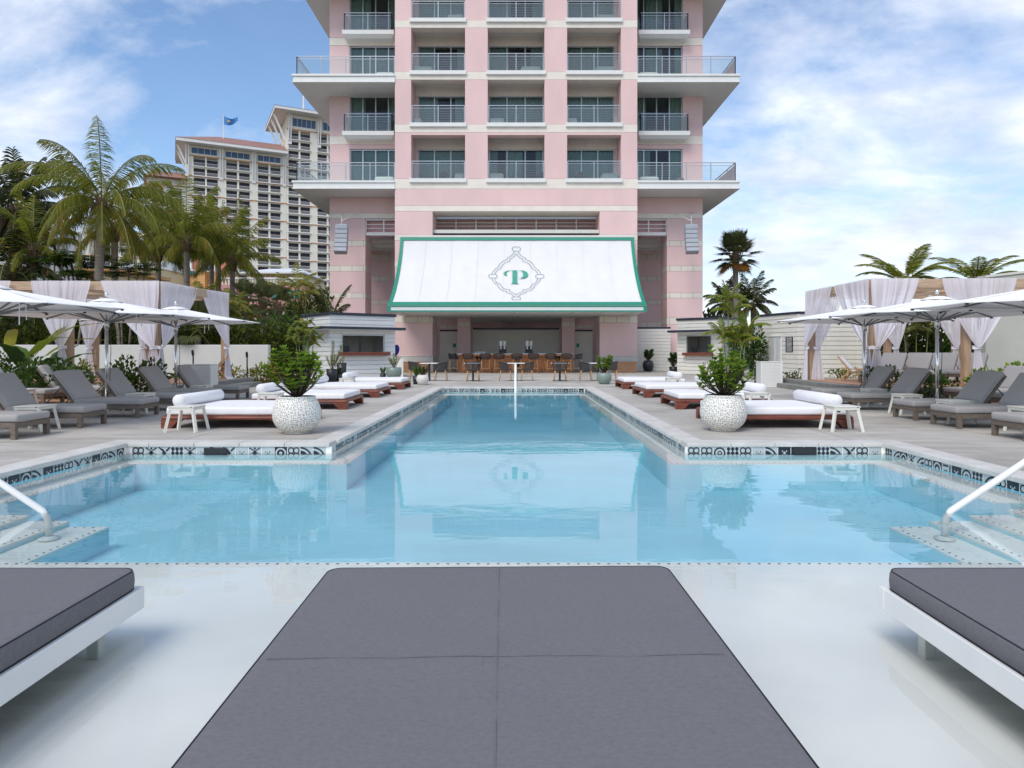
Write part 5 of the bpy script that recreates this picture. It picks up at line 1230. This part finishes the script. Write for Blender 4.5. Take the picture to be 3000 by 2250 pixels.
MB().hexa([(x0,Y-.8,pz(798.8,Y)),(x1,Y-.8,pz(798.8,Y)),(x1,Y+10.5,pz(798.8,Y)),(x0,Y+10.5,pz(798.8,Y))],[(x0+2,Y+4,pz(776,Y)),(x1-2,Y+4,pz(776,Y)),(x1-2,Y+6,pz(776,Y)),(x0+2,Y+6,pz(776,Y))]).build('roof', metalroof, yb)
for k in range(9): m = MB().box(px(735+15*k,Y),px(745+15*k,Y),Y-.05,Y-.001,pz(818,Y),pz(807,Y)).build('window', teak, yb)
rw = thing('terrace_wall', 'rose and teal terrace wall with white balustrade before the yellow pavilion', 'wall'); Y = 75.
flatbox(rw,'upper_wall',rosewall,610,905,834,852,Y,1); flatbox(rw,'lower_wall',rosewall,612,905,852.5,905,Y+.1,1); flatbox(rw,'teal_band',teal,790,880,850,872,Y-.06,.05)
m = MB(); x0, x1 = px(640,Y), px(885,Y); n = int((x1-x0)/.33)
for k in range(n): m.box(x0+k*.33,x0+k*.33+.13,Y+.2,Y+.3,pz(834,Y),pz(816,Y))
m.box(x0,x1,Y+.15,Y+.35,pz(817,Y),pz(812,Y)); m.build('balustrade', towertrim, rw)
lh = thing('brown_eaved_house', 'low tan house with dark slate roof at the far left', 'house'); Y = 70.
flatbox(lh,'wall',paleyellow,130,330,792,1000,Y,10); flatbox(lh,'eave',peach,125,340,784,791.8,Y-1,11); x0, x1 = px(122,Y), px(345,Y)
MB().hexa([(x0,Y-1.2,pz(784,Y)),(x1,Y-1.2,pz(784,Y)),(x1,Y+11,pz(784,Y)),(x0,Y+11,pz(784,Y))],[(x0+3,Y+4,pz(752,Y)),(x1-5,Y+4,pz(752,Y)),(x1-5,Y+6,pz(752,Y)),(x0+3,Y+6,pz(752,Y))]).build('roof', slate, lh)
for u in (160,215,265): flatbox(lh,'window',teak,u,u+22,805,830,Y-.06,.05)
wr = thing('white_roofed_house', 'small pale house with white metal roof between the palm trunks', 'house'); Y = 88.
flatbox(wr,'wall',paleyellow,372,466,786,960,Y,8); x0, x1 = px(366,Y), px(470,Y)
MB().hexa([(x0,Y-1,pz(786,Y)),(x1,Y-1,pz(786,Y)),(x1,Y+9,pz(786,Y)),(x0,Y+9,pz(786,Y))],[(x0+1,Y+3,pz(756,Y)),(x1-1,Y+3,pz(756,Y)),(x1-1,Y+5,pz(756,Y)),(x0+1,Y+5,pz(756,Y))]).build('roof', metalroof, wr); flatbox(wr,'louvre_band',teak,405,460,800,812,Y-.06,.05)
lw = thing('white_building', 'white building with red awning at the left edge behind the palms', 'building'); Y = 60.
flatbox(lw,'wall',towertrim,-260,25,625,1000,Y,10); m = MB(); m.hexa([(px(-100,Y),Y-1.6,pz(672,Y)),(px(19,Y),Y-1.6,pz(672,Y)),(px(19,Y),Y-.01,pz(672,Y)),(px(-100,Y),Y-.01,pz(672,Y))],[(px(-100,Y),Y-.2,pz(648,Y)),(px(17,Y),Y-.2,pz(648,Y)),(px(17,Y),Y-.01,pz(648,Y)),(px(-100,Y),Y-.01,pz(648,Y))]); m.build('shop_awning', redcloth, lw)
flatbox(lw,'window',towerglass,-8,8,700,722,Y-.1,.09)
# ------------------------------------------------------------------ plants
rachm = M('palm_stalk', (.20,.19,.05), .6, var=.2); bootm = M('palm_boot', (.13,.085,.05), .9, var=.4, scale=8)
def frond(b, p0, az, el, L, rg, nst=26, droop=.055, ll=.62, lw=.05, hang=.55, bl=0.):
    d = Vector((math.cos(az)*math.cos(el), math.sin(az)*math.cos(el), math.sin(el))); side0 = Vector((-math.sin(az), math.cos(az), 0)); p = Vector(p0); seg = L/nst; pts = [p.copy()]
    for k in range(nst):
        f = k/nst; d = (d+Vector((0,0,-droop*(.5+f)))).normalized(); q = p+d*seg
        if f > .14:
            s = ll*(math.sin(PI*min(1,(f-.05)*1.02))**.6)*(.82+.3*rg.random()); up = side0.cross(d).normalized()
            for sg in (-1,1):
                for j in range(2):
                    dr = (side0*sg*(.85-.3*f)+d*(.35+.8*f)+Vector((0,0,-hang*(.6+.8*rg.random())))+up*.12*rg.random()).normalized(); pp = p+d*seg*j*.5
                    mid = pp+dr*s*.55; tip = mid+(dr+Vector((0,0,-hang*.8))).normalized()*s*.45; wv = d*lw*.5
                    b.mi = 1 if rg.random() < bl else 0
                    b.add([pp-wv*.6,mid-wv,tip,mid+wv,pp+wv*.6],[(0,1,2,3,4)])
        p = q; pts.append(p.copy())
    b.mi = 2; b.tube(pts[::3]+[pts[-1]], [.028*(1-.8*i/(len(pts[::3])))+.004 for i in range(len(pts[::3])+1)], 4, False)
def palm_crown(par, L, n, seed, mats, els=(-38,80), droop=.06, hang=.5, ll=.62, lw=.05, nst=26, bl=0.03, az0=0, azspan=2*PI):
    rg = random.Random(seed); b = MB()
    for i in range(n):
        f = i/(n-1); az = az0+(i*2.39996)%(2*PI)*azspan/(2*PI)+rg.uniform(-.2,.2); el = R(els[0]+(els[1]-els[0])*f**.9+rg.uniform(-7,7))
        frond(b, (math.cos(az)*.08,math.sin(az)*.08,.1+.3*f), az, el, L*rg.uniform(.85,1.1)*(.78+.30*f), rg, nst, droop*(1.15-.4*f), ll, lw, hang, bl*(2.5 if f < .3 else .4))
    return b.build('crown', mats, par)
def trunk(par, h, r0, r1, lean=(0,0), boot=True, mat=None):
    pts, rs = [], []; n = int(h/.13)
    for k in range(n+1):
        f = k/n; pts.append((lean[0]*(f**1.6-1), lean[1]*(f**1.6-1), h*f)); rs.append((r0+(r1-r0)*f)*(1.06 if k%2 else .97)*(1.25-.25*min(1,f*8)))
    t_ = MB().tube(pts, rs, 12).build('trunk', mat or bark, par, True)
    if boot:
        b = MB(); b.lathe([(r1*.95,h-.25),(r1*1.5,h-.0),(r1*1.8,h+.35),(r1*1.1,h+.75),(0,h+.8)],n=10)
        for k in range(9):
            a = k*2.4; b.bar((r1*math.cos(a),r1*math.sin(a),h),(r1*2.8*math.cos(a),r1*2.8*math.sin(a),h+.65+.2*math.sin(k)),.10,.04)
        b.build('crown_base', bootm, par)
    return t_
def palm(name, label, u, Y, vc, L, n, seed, mats, cat='palm tree', group=None, r=.16, lean=(0,0), z0=0., **kw):
    z = pz(vc,Y); o = thing(name, label, cat, (px(u,Y),Y,z0), 0, group); trunk(o, z-z0-.5, r*1.15, r, lean)
    c = palm_crown(o, L, n, seed, mats, **kw); c.location = (0,0,z-z0-.15); return o
G = 'coconut palms before the resort'; PM = [L_palm,L_orange,rachm]; DM = [L_dark,L_orange,rachm]
palm('coconut_palm','tall nearest coconut palm with pale ringed trunk left of centre',298,30,600,4.0,32,11,PM,group=G,r=.165,lean=(.25,0),droop=.042,hang=.75,ll=.85,lw=.034,nst=54,bl=.06,els=(-30,68))
palm('coconut_palm','coconut palm close behind the tallest palm, its trunk alongside',336,34,668,3.4,18,12,PM,group=G,r=.15,nst=34,bl=.14,ll=.8,els=(-20,80),hang=.8)
palm('coconut_palm','slim coconut palm standing before the white roofed house',464,48,740,3.4,20,13,PM,group=G,r=.17,lw=.052,ll=1.05,nst=32,els=(2,86),droop=.058,hang=.8)
palm('coconut_palm','full coconut palm in front of the orange house',547,46,708,4.0,24,14,PM,group=G,r=.18,lw=.055,ll=1.15,nst=30,els=(2,86),droop=.058,hang=.8)
palm('coconut_palm','coconut palm with paired trunks right of the orange house, left trunk',620,54,742,3.4,16,15,PM,group=G,r=.17,lw=.055,ll=1.0,els=(2,86),droop=.058,hang=.8)
palm('coconut_palm','coconut palm with paired trunks right of the orange house, right trunk',640,52,738,3.8,18,16,PM,group=G,r=.18,lw=.055,ll=1.0,els=(2,86),droop=.058,hang=.8)
palm('coconut_palm','rightmost coconut palm leaning fronds over the yellow pavilion',681,49,766,3.9,22,17,PM,group=G,r=.17,lw=.055,ll=1.0,els=(-14,86),droop=.055,hang=.8)
palm('dark_palm','dense dark palm at the left edge of the sky',52,33,618,2.9,38,18,DM,r=.17,lw=.07,ll=.7,els=(-60,85),hang=.7,droop=.07)
palm('feather_palm','small feathery palm below the dark palm at left',98,31,738,2.5,16,19,PM,r=.12,ll=.55,els=(5,80),droop=.085)
palm('feather_palm','broad feathery palm with arching fronds above the left curtains',18,31,872,3.6,20,20,DM,r=.14,ll=.6,els=(0,80),droop=.09)
palm('feather_palm','bushy feathery palm filling the left edge under the dark palm',40,31,800,3.,22,26,DM,r=.14,ll=.7,lw=.06,els=(-20,80),droop=.08)
palm('dark_palm','left one of two dark coconut palms far behind the right kiosk',2128,80,890,3.1,24,21,DM,r=.2,lw=.10,ll=.9,els=(-35,80))
palm('dark_palm','right one of two dark coconut palms far behind the right kiosk',2204,80,894,3.6,26,22,DM,r=.2,lw=.10,ll=.95,els=(-35,80))
palm('feather_palm','left palm crown rising over the right canopy',2652,27,838,2.0,18,23,PM,r=.11,ll=.5,lw=.055,els=(10,58),droop=.05,hang=.15)
palm('feather_palm','right palm crown rising over the right canopy',2862,27,838,2.0,22,24,PM,r=.11,ll=.45,lw=.045,els=(8,58),droop=.06,hang=.2)
palm('feather_palm','young palm with upright fronds against the left pink column',966,37,945,1.9,10,25,DM,r=.07,ll=.45,els=(15,75),droop=.05)
# fan palms
def fan_crown(par, n, seed, Lp=.75, Rf=.8, mats=None, els=(-50,75)):
    rg = random.Random(seed); b = MB()
    for i in range(n):
        f = i/(n-1); az = i*2.39996+rg.uniform(-.2,.2); el = R(els[0]+(els[1]-els[0])*f); d = Vector((math.cos(az)*math.cos(el),math.sin(az)*math.cos(el),math.sin(el)))
        p = Vector((0,0,.1+.3*f)); q = p+d*Lp*rg.uniform(.8,1.15); b.mi = 2; b.bar(p,q,.03,.02); b.mi = 1 if f < .12 and rg.random() < .3 else 0
        s = d.cross(Vector((0,0,1))); s = s.normalized() if s.length > .01 else Vector((1,0,0)); n_ = s.cross(d)
        for k in range(26):
            a = R(-105+210*k/25); dr = (d*math.cos(a)+s*math.sin(a)+n_*.12).normalized(); L = Rf*(.75+.25*math.cos(a))*rg.uniform(.9,1.08); w_ = (dr.cross(n_)).normalized()*Rf*.042; m_ = q+dr*L*.6; t_ = q+dr*L+Vector((0,0,-.12*L))
            b.add([q, m_-w_, t_, m_+w_],[(0,1,2,3)])
    return b.build('crown', mats or [L_fan,L_orange,rachm], par)
def fanpalm(label, u, Y, vc, n, seed, r=.13, h0=0, **kw):
    z = pz(vc,Y); o = thing('fan_palm', label, 'palm tree', (px(u,Y),Y,0)); trunk(o, max(.3,z-.4), r*1.1, r, boot=z > 3); c = fan_crown(o, n, seed, **kw); c.location = (0,0,z-.2); return o
fanpalm('tall fan palm with slim grey trunk behind the right kiosk',2155,45,752,30,31,r=.17,Lp=.85,Rf=1.0)
fanpalm('fan palm in the thicket left of the pink hotel, nearer the orange house',718,40,880,16,32,Lp=.6,Rf=.7)
fanpalm('fan palm in the thicket left of the pink hotel, second from the orange house',770,38,890,16,33,Lp=.6,Rf=.7)
fanpalm('fan palm in the thicket left of the pink hotel, nearest the pink column',815,36,905,16,34,Lp=.6,Rf=.7)
fanpalm('low fan palm leaning over the white garden wall beside the far curtain',580,29.8,960,14,35,Lp=.7,Rf=.8)
# leafy shrubs
def cloud(b, c, r, n, rg, L, W, mi=0, up=.5, shell=.5):
    for _ in range(n):
        v = Vector((rg.gauss(0,1),rg.gauss(0,1),rg.gauss(0,1))).normalized(); f = shell+(1-shell)*rg.random()**.6; p = Vector((c[0]+v.x*r[0]*f, c[1]+v.y*r[1]*f, c[2]+v.z*r[2]*f))
        d = (v+Vector((rg.uniform(-.7,.7),rg.uniform(-.7,.7),up+rg.uniform(-.5,.5)))).normalized(); b.mi = mi; s = rg.uniform(.7,1.25)
        b.leaf(p, d, Vector((rg.uniform(-1,1),rg.uniform(-1,1),1)), L*s, W*s, rg.uniform(.05,.2))
def oval_leaf(b, p, d, up, L, W):
    d = d.normalized(); x = d.cross(up); x = x.normalized() if x.length > .01 else Vector((1,0,0)); n = x.cross(d)
    b.add([p, p+d*L*.3-x*W*.32+n*L*.05, p+d*L*.72-x*W*.5+n*L*.06, p+d*L, p+d*L*.72+x*W*.5+n*L*.06, p+d*L*.3+x*W*.32+n*L*.05],[(0,1,2,3,4,5)])
def rosettes(b, st, base, tips, rg, L, W, per=9):
    for t_ in tips:
        t_ = Vector(t_); m_ = (Vector(base)+t_)/2+Vector((t_.x-base[0],t_.y-base[1],0))*.12; st.tube([base,m_,t_],[.014,.010,.006],5)
        dirr = (t_-m_).normalized()
        for lvl in range(3):
            q = t_-dirr*(.055*lvl+.01)
            for k in range(per-2*lvl//2):
                a = k*2.399+lvl; rad = Vector((math.cos(a),math.sin(a),0)); d = (rad*(.75+.25*lvl)+Vector((0,0,.75-.42*lvl))+dirr*.3).normalized(); oval_leaf(b, q, d, Vector((0,0,1))+rad*.3, L*rg.uniform(.8,1.2), W*rg.uniform(.85,1.1))
def bigpot(label, u, Y, seed, ph=.575, pr=.365):
    o = thing('potted_shrub', label, 'potted plant', (px(u,Y),Y,0)); rg = random.Random(seed)
    prof_ = [(0,.0),(.185,.0),(.20,.012),(.195,.03)]
    for k in range(17): z = .04+.51*k/16; prof_.append((pr*math.sqrt(1-((z-.29)/(.32 if z < .29 else .40))**2), z))
    rt = prof_[-1][0]; prof_ += [(rt+.004,.557),(rt+.004,.575),(rt-.03,.575),(rt-.035,.52),(0,.52)]
    pt = MB().lathe(prof_, n=48).build('planter', pebbled, o, True)
    MB().lathe([(rt-.034,.535),(0,.545)],n=20).build('soil', soil, pt)
    tips = []
    for k in range(62):
        a = rg.uniform(0,2*PI); s_ = rg.uniform(-.75,1); f_ = rg.uniform(.45,1.08)**.7*(1+.2*math.sin(3*a+seed)+.1*math.sin(7*a)); c_ = math.sqrt(1-s_*s_); tips.append((.42*c_*f_*math.cos(a), .42*c_*f_*math.sin(a), .95+.34*s_*f_))
    b, st_ = MB(), MB(); rosettes(b, st_, (0,0,.54), tips, rg, .098, .052)
    b.build('foliage', L_clus, o); st_.build('stems', stem, o, True); return o
bigpot('big white pebbled round pot with leafy shrub left of the pool', 870, 10.62, 41); bigpot('big white pebbled round pot with leafy shrub right of the pool', 2119, 10.95, 42)
def pot(name, label, u, Y, prof_, pm_, plant, seed, group=None):
    o = thing(name, label, 'potted plant', (px(u,Y),Y,0), 0, group); pt = MB().lathe(prof_, n=28).build('planter', pm_, o, True); zt = prof_[-3][1]; MB().lathe([(prof_[-2][0]-.001,zt-.03),(0,zt-.02)],n=16).build('soil', soil, pt)
    plant(o, zt-.03, random.Random(seed)); return o
def urn(r, h, top=.8): return [(0,0),(r*.55,0),(r*.8,h*.15),(r,h*.5),(r*.97,h*.72),(r*top,h),(r*top-.03,h),(r*top-.04,h-.06),(0,h-.06)]
def cyl(r0, r1, h): return [(0,0),(r0,0),(r1,h),(r1-.03,h),(r1-.035,h-.06),(0,h-.06)]
def pl_rosette(n, rad, ht, L, W, mat):
    def f(o, z, rg):
        tips = [(rad*rg.uniform(.2,1)*math.cos(a), rad*rg.uniform(.2,1)*math.sin(a), z+ht*rg.uniform(.35,1)) for a in [rg.uniform(0,6.28) for _ in range(n)]]
        b, s = MB(), MB(); rosettes(b, s, (0,0,z), tips, rg, L, W, 8); b.build('foliage', mat, o); s.build('stems', stem, o)
    return f
def pl_spike(n, h, mat, w_=.05):
    def f(o, z, rg):
        b = MB()
        for k in range(n):
            a = rg.uniform(0,6.28); d = Vector((math.cos(a)*.28,math.sin(a)*.28,1)).normalized(); b.leaf(Vector((math.cos(a)*.05,math.sin(a)*.05,z)), d, Vector((math.cos(a),math.sin(a),.2)), h*rg.uniform(.6,1), w_, .05)
        b.build('foliage', mat, o)
    return f
def pl_croton(cols_, mat):
    def f(o, z, rg):
        b, s = MB(), MB()
        for cx_, cy_, ht in cols_:
            s.tube([(0,0,z),(cx_*.7,cy_*.7,z+ht*.5),(cx_,cy_,z+ht)],[.014,.01,.006],5)
            for k in range(int(ht*75)):
                f_ = .25+.75*k/(ht*75); a = k*2.399; q = Vector((cx_*min(1,f_*1.2),cy_*min(1,f_*1.2),z+ht*f_)); d = Vector((math.cos(a),math.sin(a),.35+.6*f_)); b.leaf(q, d, Vector((0,0,1)), rg.uniform(.09,.14), .035, .1)
        b.build('foliage', mat, o); s.build('stems', stem, o)
    return f
pot('potted_shrub','green glazed pot with leafy shrub at the far right corner of the pool',1770,25.7,urn(.28,.43,.88),greenglaze,pl_rosette(40,.34,.62,.11,.06,L_clus),51)
pot('potted_plant','small white pebbled pot with grassy plant at the far left corner of the pool',1238,25.1,urn(.23,.37,.75),pebbled,pl_rosette(22,.2,.32,.09,.03,L_bush),52)
pot('potted_plant','slim black pot with spiky leaves behind the small pebbled pot',1221,25.6,cyl(.13,.15,.30),blackglaze,pl_spike(30,.55,L_bush),53)
pot('potted_shrub','green glazed pot with yellow leaved shrub at the right end of the left kiosk',1154,29.8,urn(.34,.52,.95),greenglaze,pl_croton([(0,0,.62),(.22,0,.42),(-.22,.05,.45),(.1,.15,.5),(-.1,-.1,.4)],L_vari),54)
pot('potted_plant','small black pot with spiky leaves beside the green pot at the left kiosk',1122,29.9,cyl(.12,.13,.25),blackglaze,pl_spike(24,.4,L_bush),55)
pot('potted_shrub','tall black pot with spreading yellow green shrub before the left kiosk',972,27.4,cyl(.17,.22,.52),blackglaze,pl_croton([(.05,0,1.15),(.3,0,.7),(-.2,.05,.5),(.35,.1,.95),(.15,-.1,.6),(-.05,.1,.55),(.45,0,.5)],L_vari),56)
pot('potted_plant','square black pot behind the tall black pot at the left kiosk',1001,28.6,cyl(.17,.2,.75),blackglaze,pl_spike(10,.3,L_bush),57)
pot('potted_plant','low black pot of small leaves between the two black pots at the left kiosk',990,27.9,cyl(.13,.16,.3),blackglaze,pl_rosette(14,.18,.25,.08,.04,L_bush),58)
pot('potted_shrub','round black pot with dark leafy shrub by the right pier',1899,40.2,urn(.33,.66,.7),blackglaze,pl_rosette(44,.36,.62,.12,.06,L_bush),59)
pot('potted_shrub','black pot with dark round leaves at the left side of the right kiosk',1973,37.8,cyl(.2,.24,.35),blackglaze,pl_rosette(34,.3,.8,.15,.12,L_bush),60)
def shrub(name, label, u, Y, w_, h, seed, mat, n=700, L=.12, W=.06, d=None, cat='shrub', lumps=5, group=None, z0=0.):
    rg = random.Random(seed); o = thing(name, label, cat, (px(u,Y),Y,z0), 0, group); b = MB(); d = d or w_*.7
    for k in range(lumps):
        f = k/max(1,lumps-1); cx_ = (f-.5)*w_*.75 if lumps > 1 else 0; hh = h*rg.uniform(.62,1.) ; rx_ = w_/lumps*.8+.1; cloud(b,(cx_,rg.uniform(-.2,.2)*d,hh*.55),(rx_,d*.45,hh*.48),n//lumps,rg,L,W,up=.4,shell=.35)
    if cat in ('hedge','thicket','tree'):
        for k in range(lumps): f = k/max(1,lumps-1); cloud(b,((f-.5)*w_*.75 if lumps > 1 else 0,.1,h*.5),(w_/lumps*.8,d*.3,h*.46),n//lumps//2,rg,L*2.4,W*2.6,up=.2,shell=.0)
    b.build('foliage', mat, o); s = MB()
    for k in range(max(3,lumps)): x = (k/max(1,lumps-1)-.5)*w_*.6 if lumps > 1 else 0; s.tube([(x*.6,0,0),(x*.9,.05,h*.35),(x,0,h*.7)],[.025,.018,.008],5)
    s.build('stems', stem, o); return o
shrub('leafy_shrub','dark leafy shrub behind the back row loungers at the far left',50,18.9,2.2,1.2,61,L_bush,1500,.13,.075)
shrub('leafy_shrub','dark leafy shrub left of the first curtained post',160,18.0,1.5,1.12,62,L_bush,1100,.13,.075)
shrub('leafy_shrub','dark leafy shrub between the left umbrella poles',392,17.2,1.15,1.12,63,L_bush,1100,.12,.07)
shrub('leafy_shrub','low yellow green plant at the foot of the left rear post',236,22.,.6,.7,64,L_vari,200,.14,.06,z0=PZ-.0)
shrub('leafy_shrub','variegated plant left of the tall path light by the white wall',660,26.6,1.15,.62,65,L_vari,420,.16,.06)
shrub('leafy_shrub','variegated plant right of the tall path light by the white wall',762,26.4,1.0,.75,66,L_vari,420,.16,.06)
shrub('leafy_shrub','green plant with yellow edges beyond the end of the white wall',802,26.9,.6,.55,67,L_vari,200,.14,.05)
shrub('leafy_shrub','crimson leaved plant beyond the end of the white wall',822,27.0,.45,.62,68,L_red,110,.16,.05,lumps=2)
shrub('leafy_shrub','wide leafy shrub before the right canopy steps, beside the far pole',2580,17.5,.85,.95,69,L_bush,600,.11,.06)
shrub('leafy_shrub','leafy shrub under the right canopy between two umbrella poles',2730,17.6,1.0,.72,70,L_bush,600,.11,.06)
shrub('leafy_shrub','bright leafy shrub at the right edge under the canopy',2948,17.6,1.5,.98,71,L_clus,1300,.13,.075)
shrub('leafy_shrub','thin flowering shrub right of the slatted cabinet',2322,25.2,.75,.66,72,L_bush,260,.09,.045)
shrub('leafy_shrub','thin dark shrub left of the slatted cabinet',2222,24.6,.45,.72,73,L_bush,220,.09,.045)
shrub('leafy_shrub','flowering shrub against the right kiosk wall',2090,28.,.8,.85,74,L_bush,380,.09,.045)
shrub('leafy_shrub','low yellow flowered plants at the foot of the hut wall behind the white chair',2470,24.3,.9,.35,75,L_vari,240,.10,.05,z0=PZ)
shrub('hedge','clipped green hedge behind the left canopy above the white wall',250,30.6,10.5,3.05,76,L_hedge,9000,.11,.06,d=1.4,cat='hedge',lumps=9)
shrub('hedge','loose green hedge behind the garden wall, below the orange house',600,30.4,3.6,3.0,77,L_hedge,4200,.11,.06,d=1.6,cat='hedge',lumps=5)
shrub('thicket','tangled green thicket between the white wall and left kiosk',745,31.2,3.6,2.75,78,L_hedge,4600,.10,.05,d=2.2,cat='thicket',lumps=6)
shrub('thicket','dark green thicket directly left of the left kiosk',865,32.6,2.6,3.1,79,L_bush,3200,.11,.055,d=2.,cat='thicket',lumps=4)
shrub('thicket','high green growth before the rose terrace wall',700,44.,8.5,4.4,80,L_hedge,5200,.16,.08,d=3.,cat='thicket',lumps=9)
shrub('thicket','leafy tree against the left edge of the pink hotel',915,42,2.5,5.4,81,L_hedge,2600,.16,.07,d=2.,cat='tree',lumps=3)
shrub('thicket','green growth below the far left house',190,36,8.,4.2,82,L_bush,5200,.14,.07,d=3.,cat='thicket',lumps=7)
shrub('thicket','green growth under the coconut palms behind the left curtains',430,37,6.,3.3,83,L_bush,3600,.14,.07,d=2.5,cat='thicket',lumps=6)
shrub('thicket','dark greenery behind the right canopy loungers',2680,27.,2.8,2.7,84,L_hedge,3200,.12,.05,d=1.5,cat='thicket',lumps=4)
shrub('thicket','dark greenery between the right canopy and grey wall',2800,26.6,1.6,2.0,85,L_bush,1600,.12,.05,d=1.2,cat='thicket',lumps=3)
shrub('thicket','green growth in the gap between right kiosk and cream hut',2192,33.,1.1,2.6,86,L_bush,1500,.10,.05,d=.9,cat='thicket',lumps=2)
shrub('thicket','dark trees low behind the right kiosk beside the pink column',2100,70,4.2,5.2,87,L_dark,2600,.3,.12,d=3.,cat='tree',lumps=4)
# big round leaves by the path light
def bigleaf(label, u, Y, n, L, W, seed, mat, z0=0, up=1.):
    rg = random.Random(seed); o = thing('broadleaf_plant', label, 'plant', (px(u,Y),Y,z0)); b, s = MB(), MB()
    for k in range(n):
        a = k*2.4+rg.random()*.4; d = Vector((math.cos(a),math.sin(a),up*rg.uniform(.6,1.3))).normalized(); q = d*L*.9; s.tube([(0,0,0),q*.5+Vector((0,0,.05)),q],[.014,.01,.008],5)
        dd = (d+Vector((0,0,-.55))).normalized(); x = dd.cross(Vector((0,0,1))).normalized(); nn = x.cross(dd)
        def fn(u_, v_, q=q, dd=dd, x=x, nn=nn): wd = W*math.sin(PI*min(1,.12+v_*.88))**.7*(1-.25*v_); return q+dd*L*v_+x*(u_-.5)*wd+nn*(.14*L*math.sin(PI*v_)-abs(u_-.5)*.10*W+.03*math.sin(v_*22)*abs(u_-.5))
        b.grid(fn, 4, 8)
    b.build('leaves', mat, o, True); s.build('stems', cane, o); return o
bigleaf('clump of big round leaves before the white wall, left of the black path light',532,25.6,9,.42,.42,91,L_bush,0,1.1)
bigleaf('yellow green broad leaved clump right of the black path light at left',590,25.2,9,.34,.28,92,L_vari,0,1.2)
bigleaf('banana-like plant with long broad leaves at the left edge under the first umbrella',8,18.6,9,1.7,.34,93,L_palm,0,1.6)
bigleaf('large fan-like leaves hanging beside the first left curtain',95,19.0,6,1.1,.5,94,L_bush,0,1.9)
# umbrella trees with flat layered crowns
def layertree(label, u, Y, vt, seed, n=4):
    rg = random.Random(seed); Y += 3.6; z = pz(vt,Y); o = thing('umbrella_tree', label, 'tree', (px(u,Y),Y,0)); b, s = MB(), MB()
    for k in range(n):
        cx_, cy_ = rg.uniform(-.95,.95), rg.uniform(-.5,.5); zz_ = z-rg.uniform(0,1.0)*(.25 if k == 0 else 1); s.tube([(cx_*.25,0,0),(cx_*.5,cy_*.5,zz_*.6),(cx_,cy_,zz_-.15)],[.07,.05,.03],7)
        for j in range(26):
            a = rg.uniform(0,6.28); rr_ = rg.random()**.5*.66; q = Vector((cx_+rr_*math.cos(a), cy_+rr_*math.sin(a), zz_-.12*rr_+rg.uniform(-.16,.1)))
            for i in range(9): aa = i*.698; dd = Vector((math.cos(aa),math.sin(aa),-.12+rg.uniform(-.2,.15))); oval_leaf(b, q, dd, Vector((0,0,1)), .24*rg.uniform(.8,1.1), .085)
    b.build('crown', L_layer, o); s.build('trunk', bark, o, True)
for i, (u, Y, vt, lab) in enumerate(((165,27,745,'umbrella tree with layered crown before the far left house, leftmost of the group'),(232,27.5,735,'umbrella tree with layered crown left of the pale palm trunk'),(262,26.5,790,'short umbrella tree touching the pale palm trunk'),
        (372,28,765,'umbrella tree with layered crown right of the pale palm trunk'),(200,26,832,'low round umbrella tree just above the left curtains'),(362,26.5,840,'low umbrella tree above the curtains right of the pale trunk'))): layertree(lab, u, Y, vt, 100+i, 4 if i not in (1,) else 6)
# clumping canes
def cane_clump(name, label, u, Y, canes, seed, mats, L=.9, ll=.22, lw=.035, nf=6, els=(5,75), r=.02, hang=.35):
    rg = random.Random(seed); o = thing(name, label, 'palm clump', (px(u,Y),Y,0)); c, f = MB(), MB()
    for du, vt in canes:
        x = du*Y/FPX; z = pz(vt,Y); y = rg.uniform(-.25,.25); c.tube([(x*.45,y*.5,0),(x*.8,y,z*.5),(x,y,z)],[r*1.2,r,r*.8],7)
        for k in range(nf):
            az = k*2.4+rg.random(); frond(f,(x,y,z-.05*k),az,R(els[0]+(els[1]-els[0])*k/(nf-1)),L*rg.uniform(.8,1.15),rg,14,.09,ll,lw,hang,.06)
    c.build('canes', cane, o, True); f.build('fronds', mats, o); return o
cane_clump('cane_palm','slender cane palm with tall arching fronds behind the right pebbled pot',2150,24.,[(-14,870),(8,985),(22,1000),(-24,975),(35,960),(2,905)],111,[L_lime,L_orange,rachm],L=.8,ll=.27,lw=.036,nf=7,els=(20,85))
cane_clump('cane_palm','slender green canes with feathery tops left of the left kiosk',893,25.5,[(-18,960),(0,940),(14,965),(26,985),(-30,985),(8,1000)],112,[L_lime,L_orange,rachm],L=.5,ll=.16,lw=.03,nf=7)
cane_clump('cane_palm','areca palm rising beside the far curtain of the left canopy',590,31.5,[(-40,880),(0,862),(30,890),(60,905),(85,885)],113,[L_palm,L_orange,rachm],L=1.1,ll=.38,lw=.045,nf=7)
cane_clump('cane_palm','areca palm in the middle of the left thicket',660,33.,[(-30,905),(10,895),(45,910)],114,[L_hedge,L_orange,rachm],L=1.1,ll=.38,lw=.045,nf=7)
cane_clump('cane_palm','areca palm at the right of the left thicket against the yellow pavilion',860,37,[(-30,850),(10,830),(40,860)],115,[L_palm,L_orange,rachm],L=1.6,ll=.42,lw=.05,nf=7)
cane_clump('cane_palm','areca palm behind the loungers of the right canopy',2690,25.6,[(-35,960),(0,930),(30,950)],116,[L_hedge,L_orange,rachm],L=1.1,ll=.3,lw=.04,nf=7)
struct(sheet('mulch_bed', mulch, [(-15.4,-9.62,24.9,28.85),(-9.62,-8.4,24.9,28.6)], .03, .001))
struct(sheet('planting_bed', mulch, [(10.6,12.8,23.7,30.9)], .03, .001))
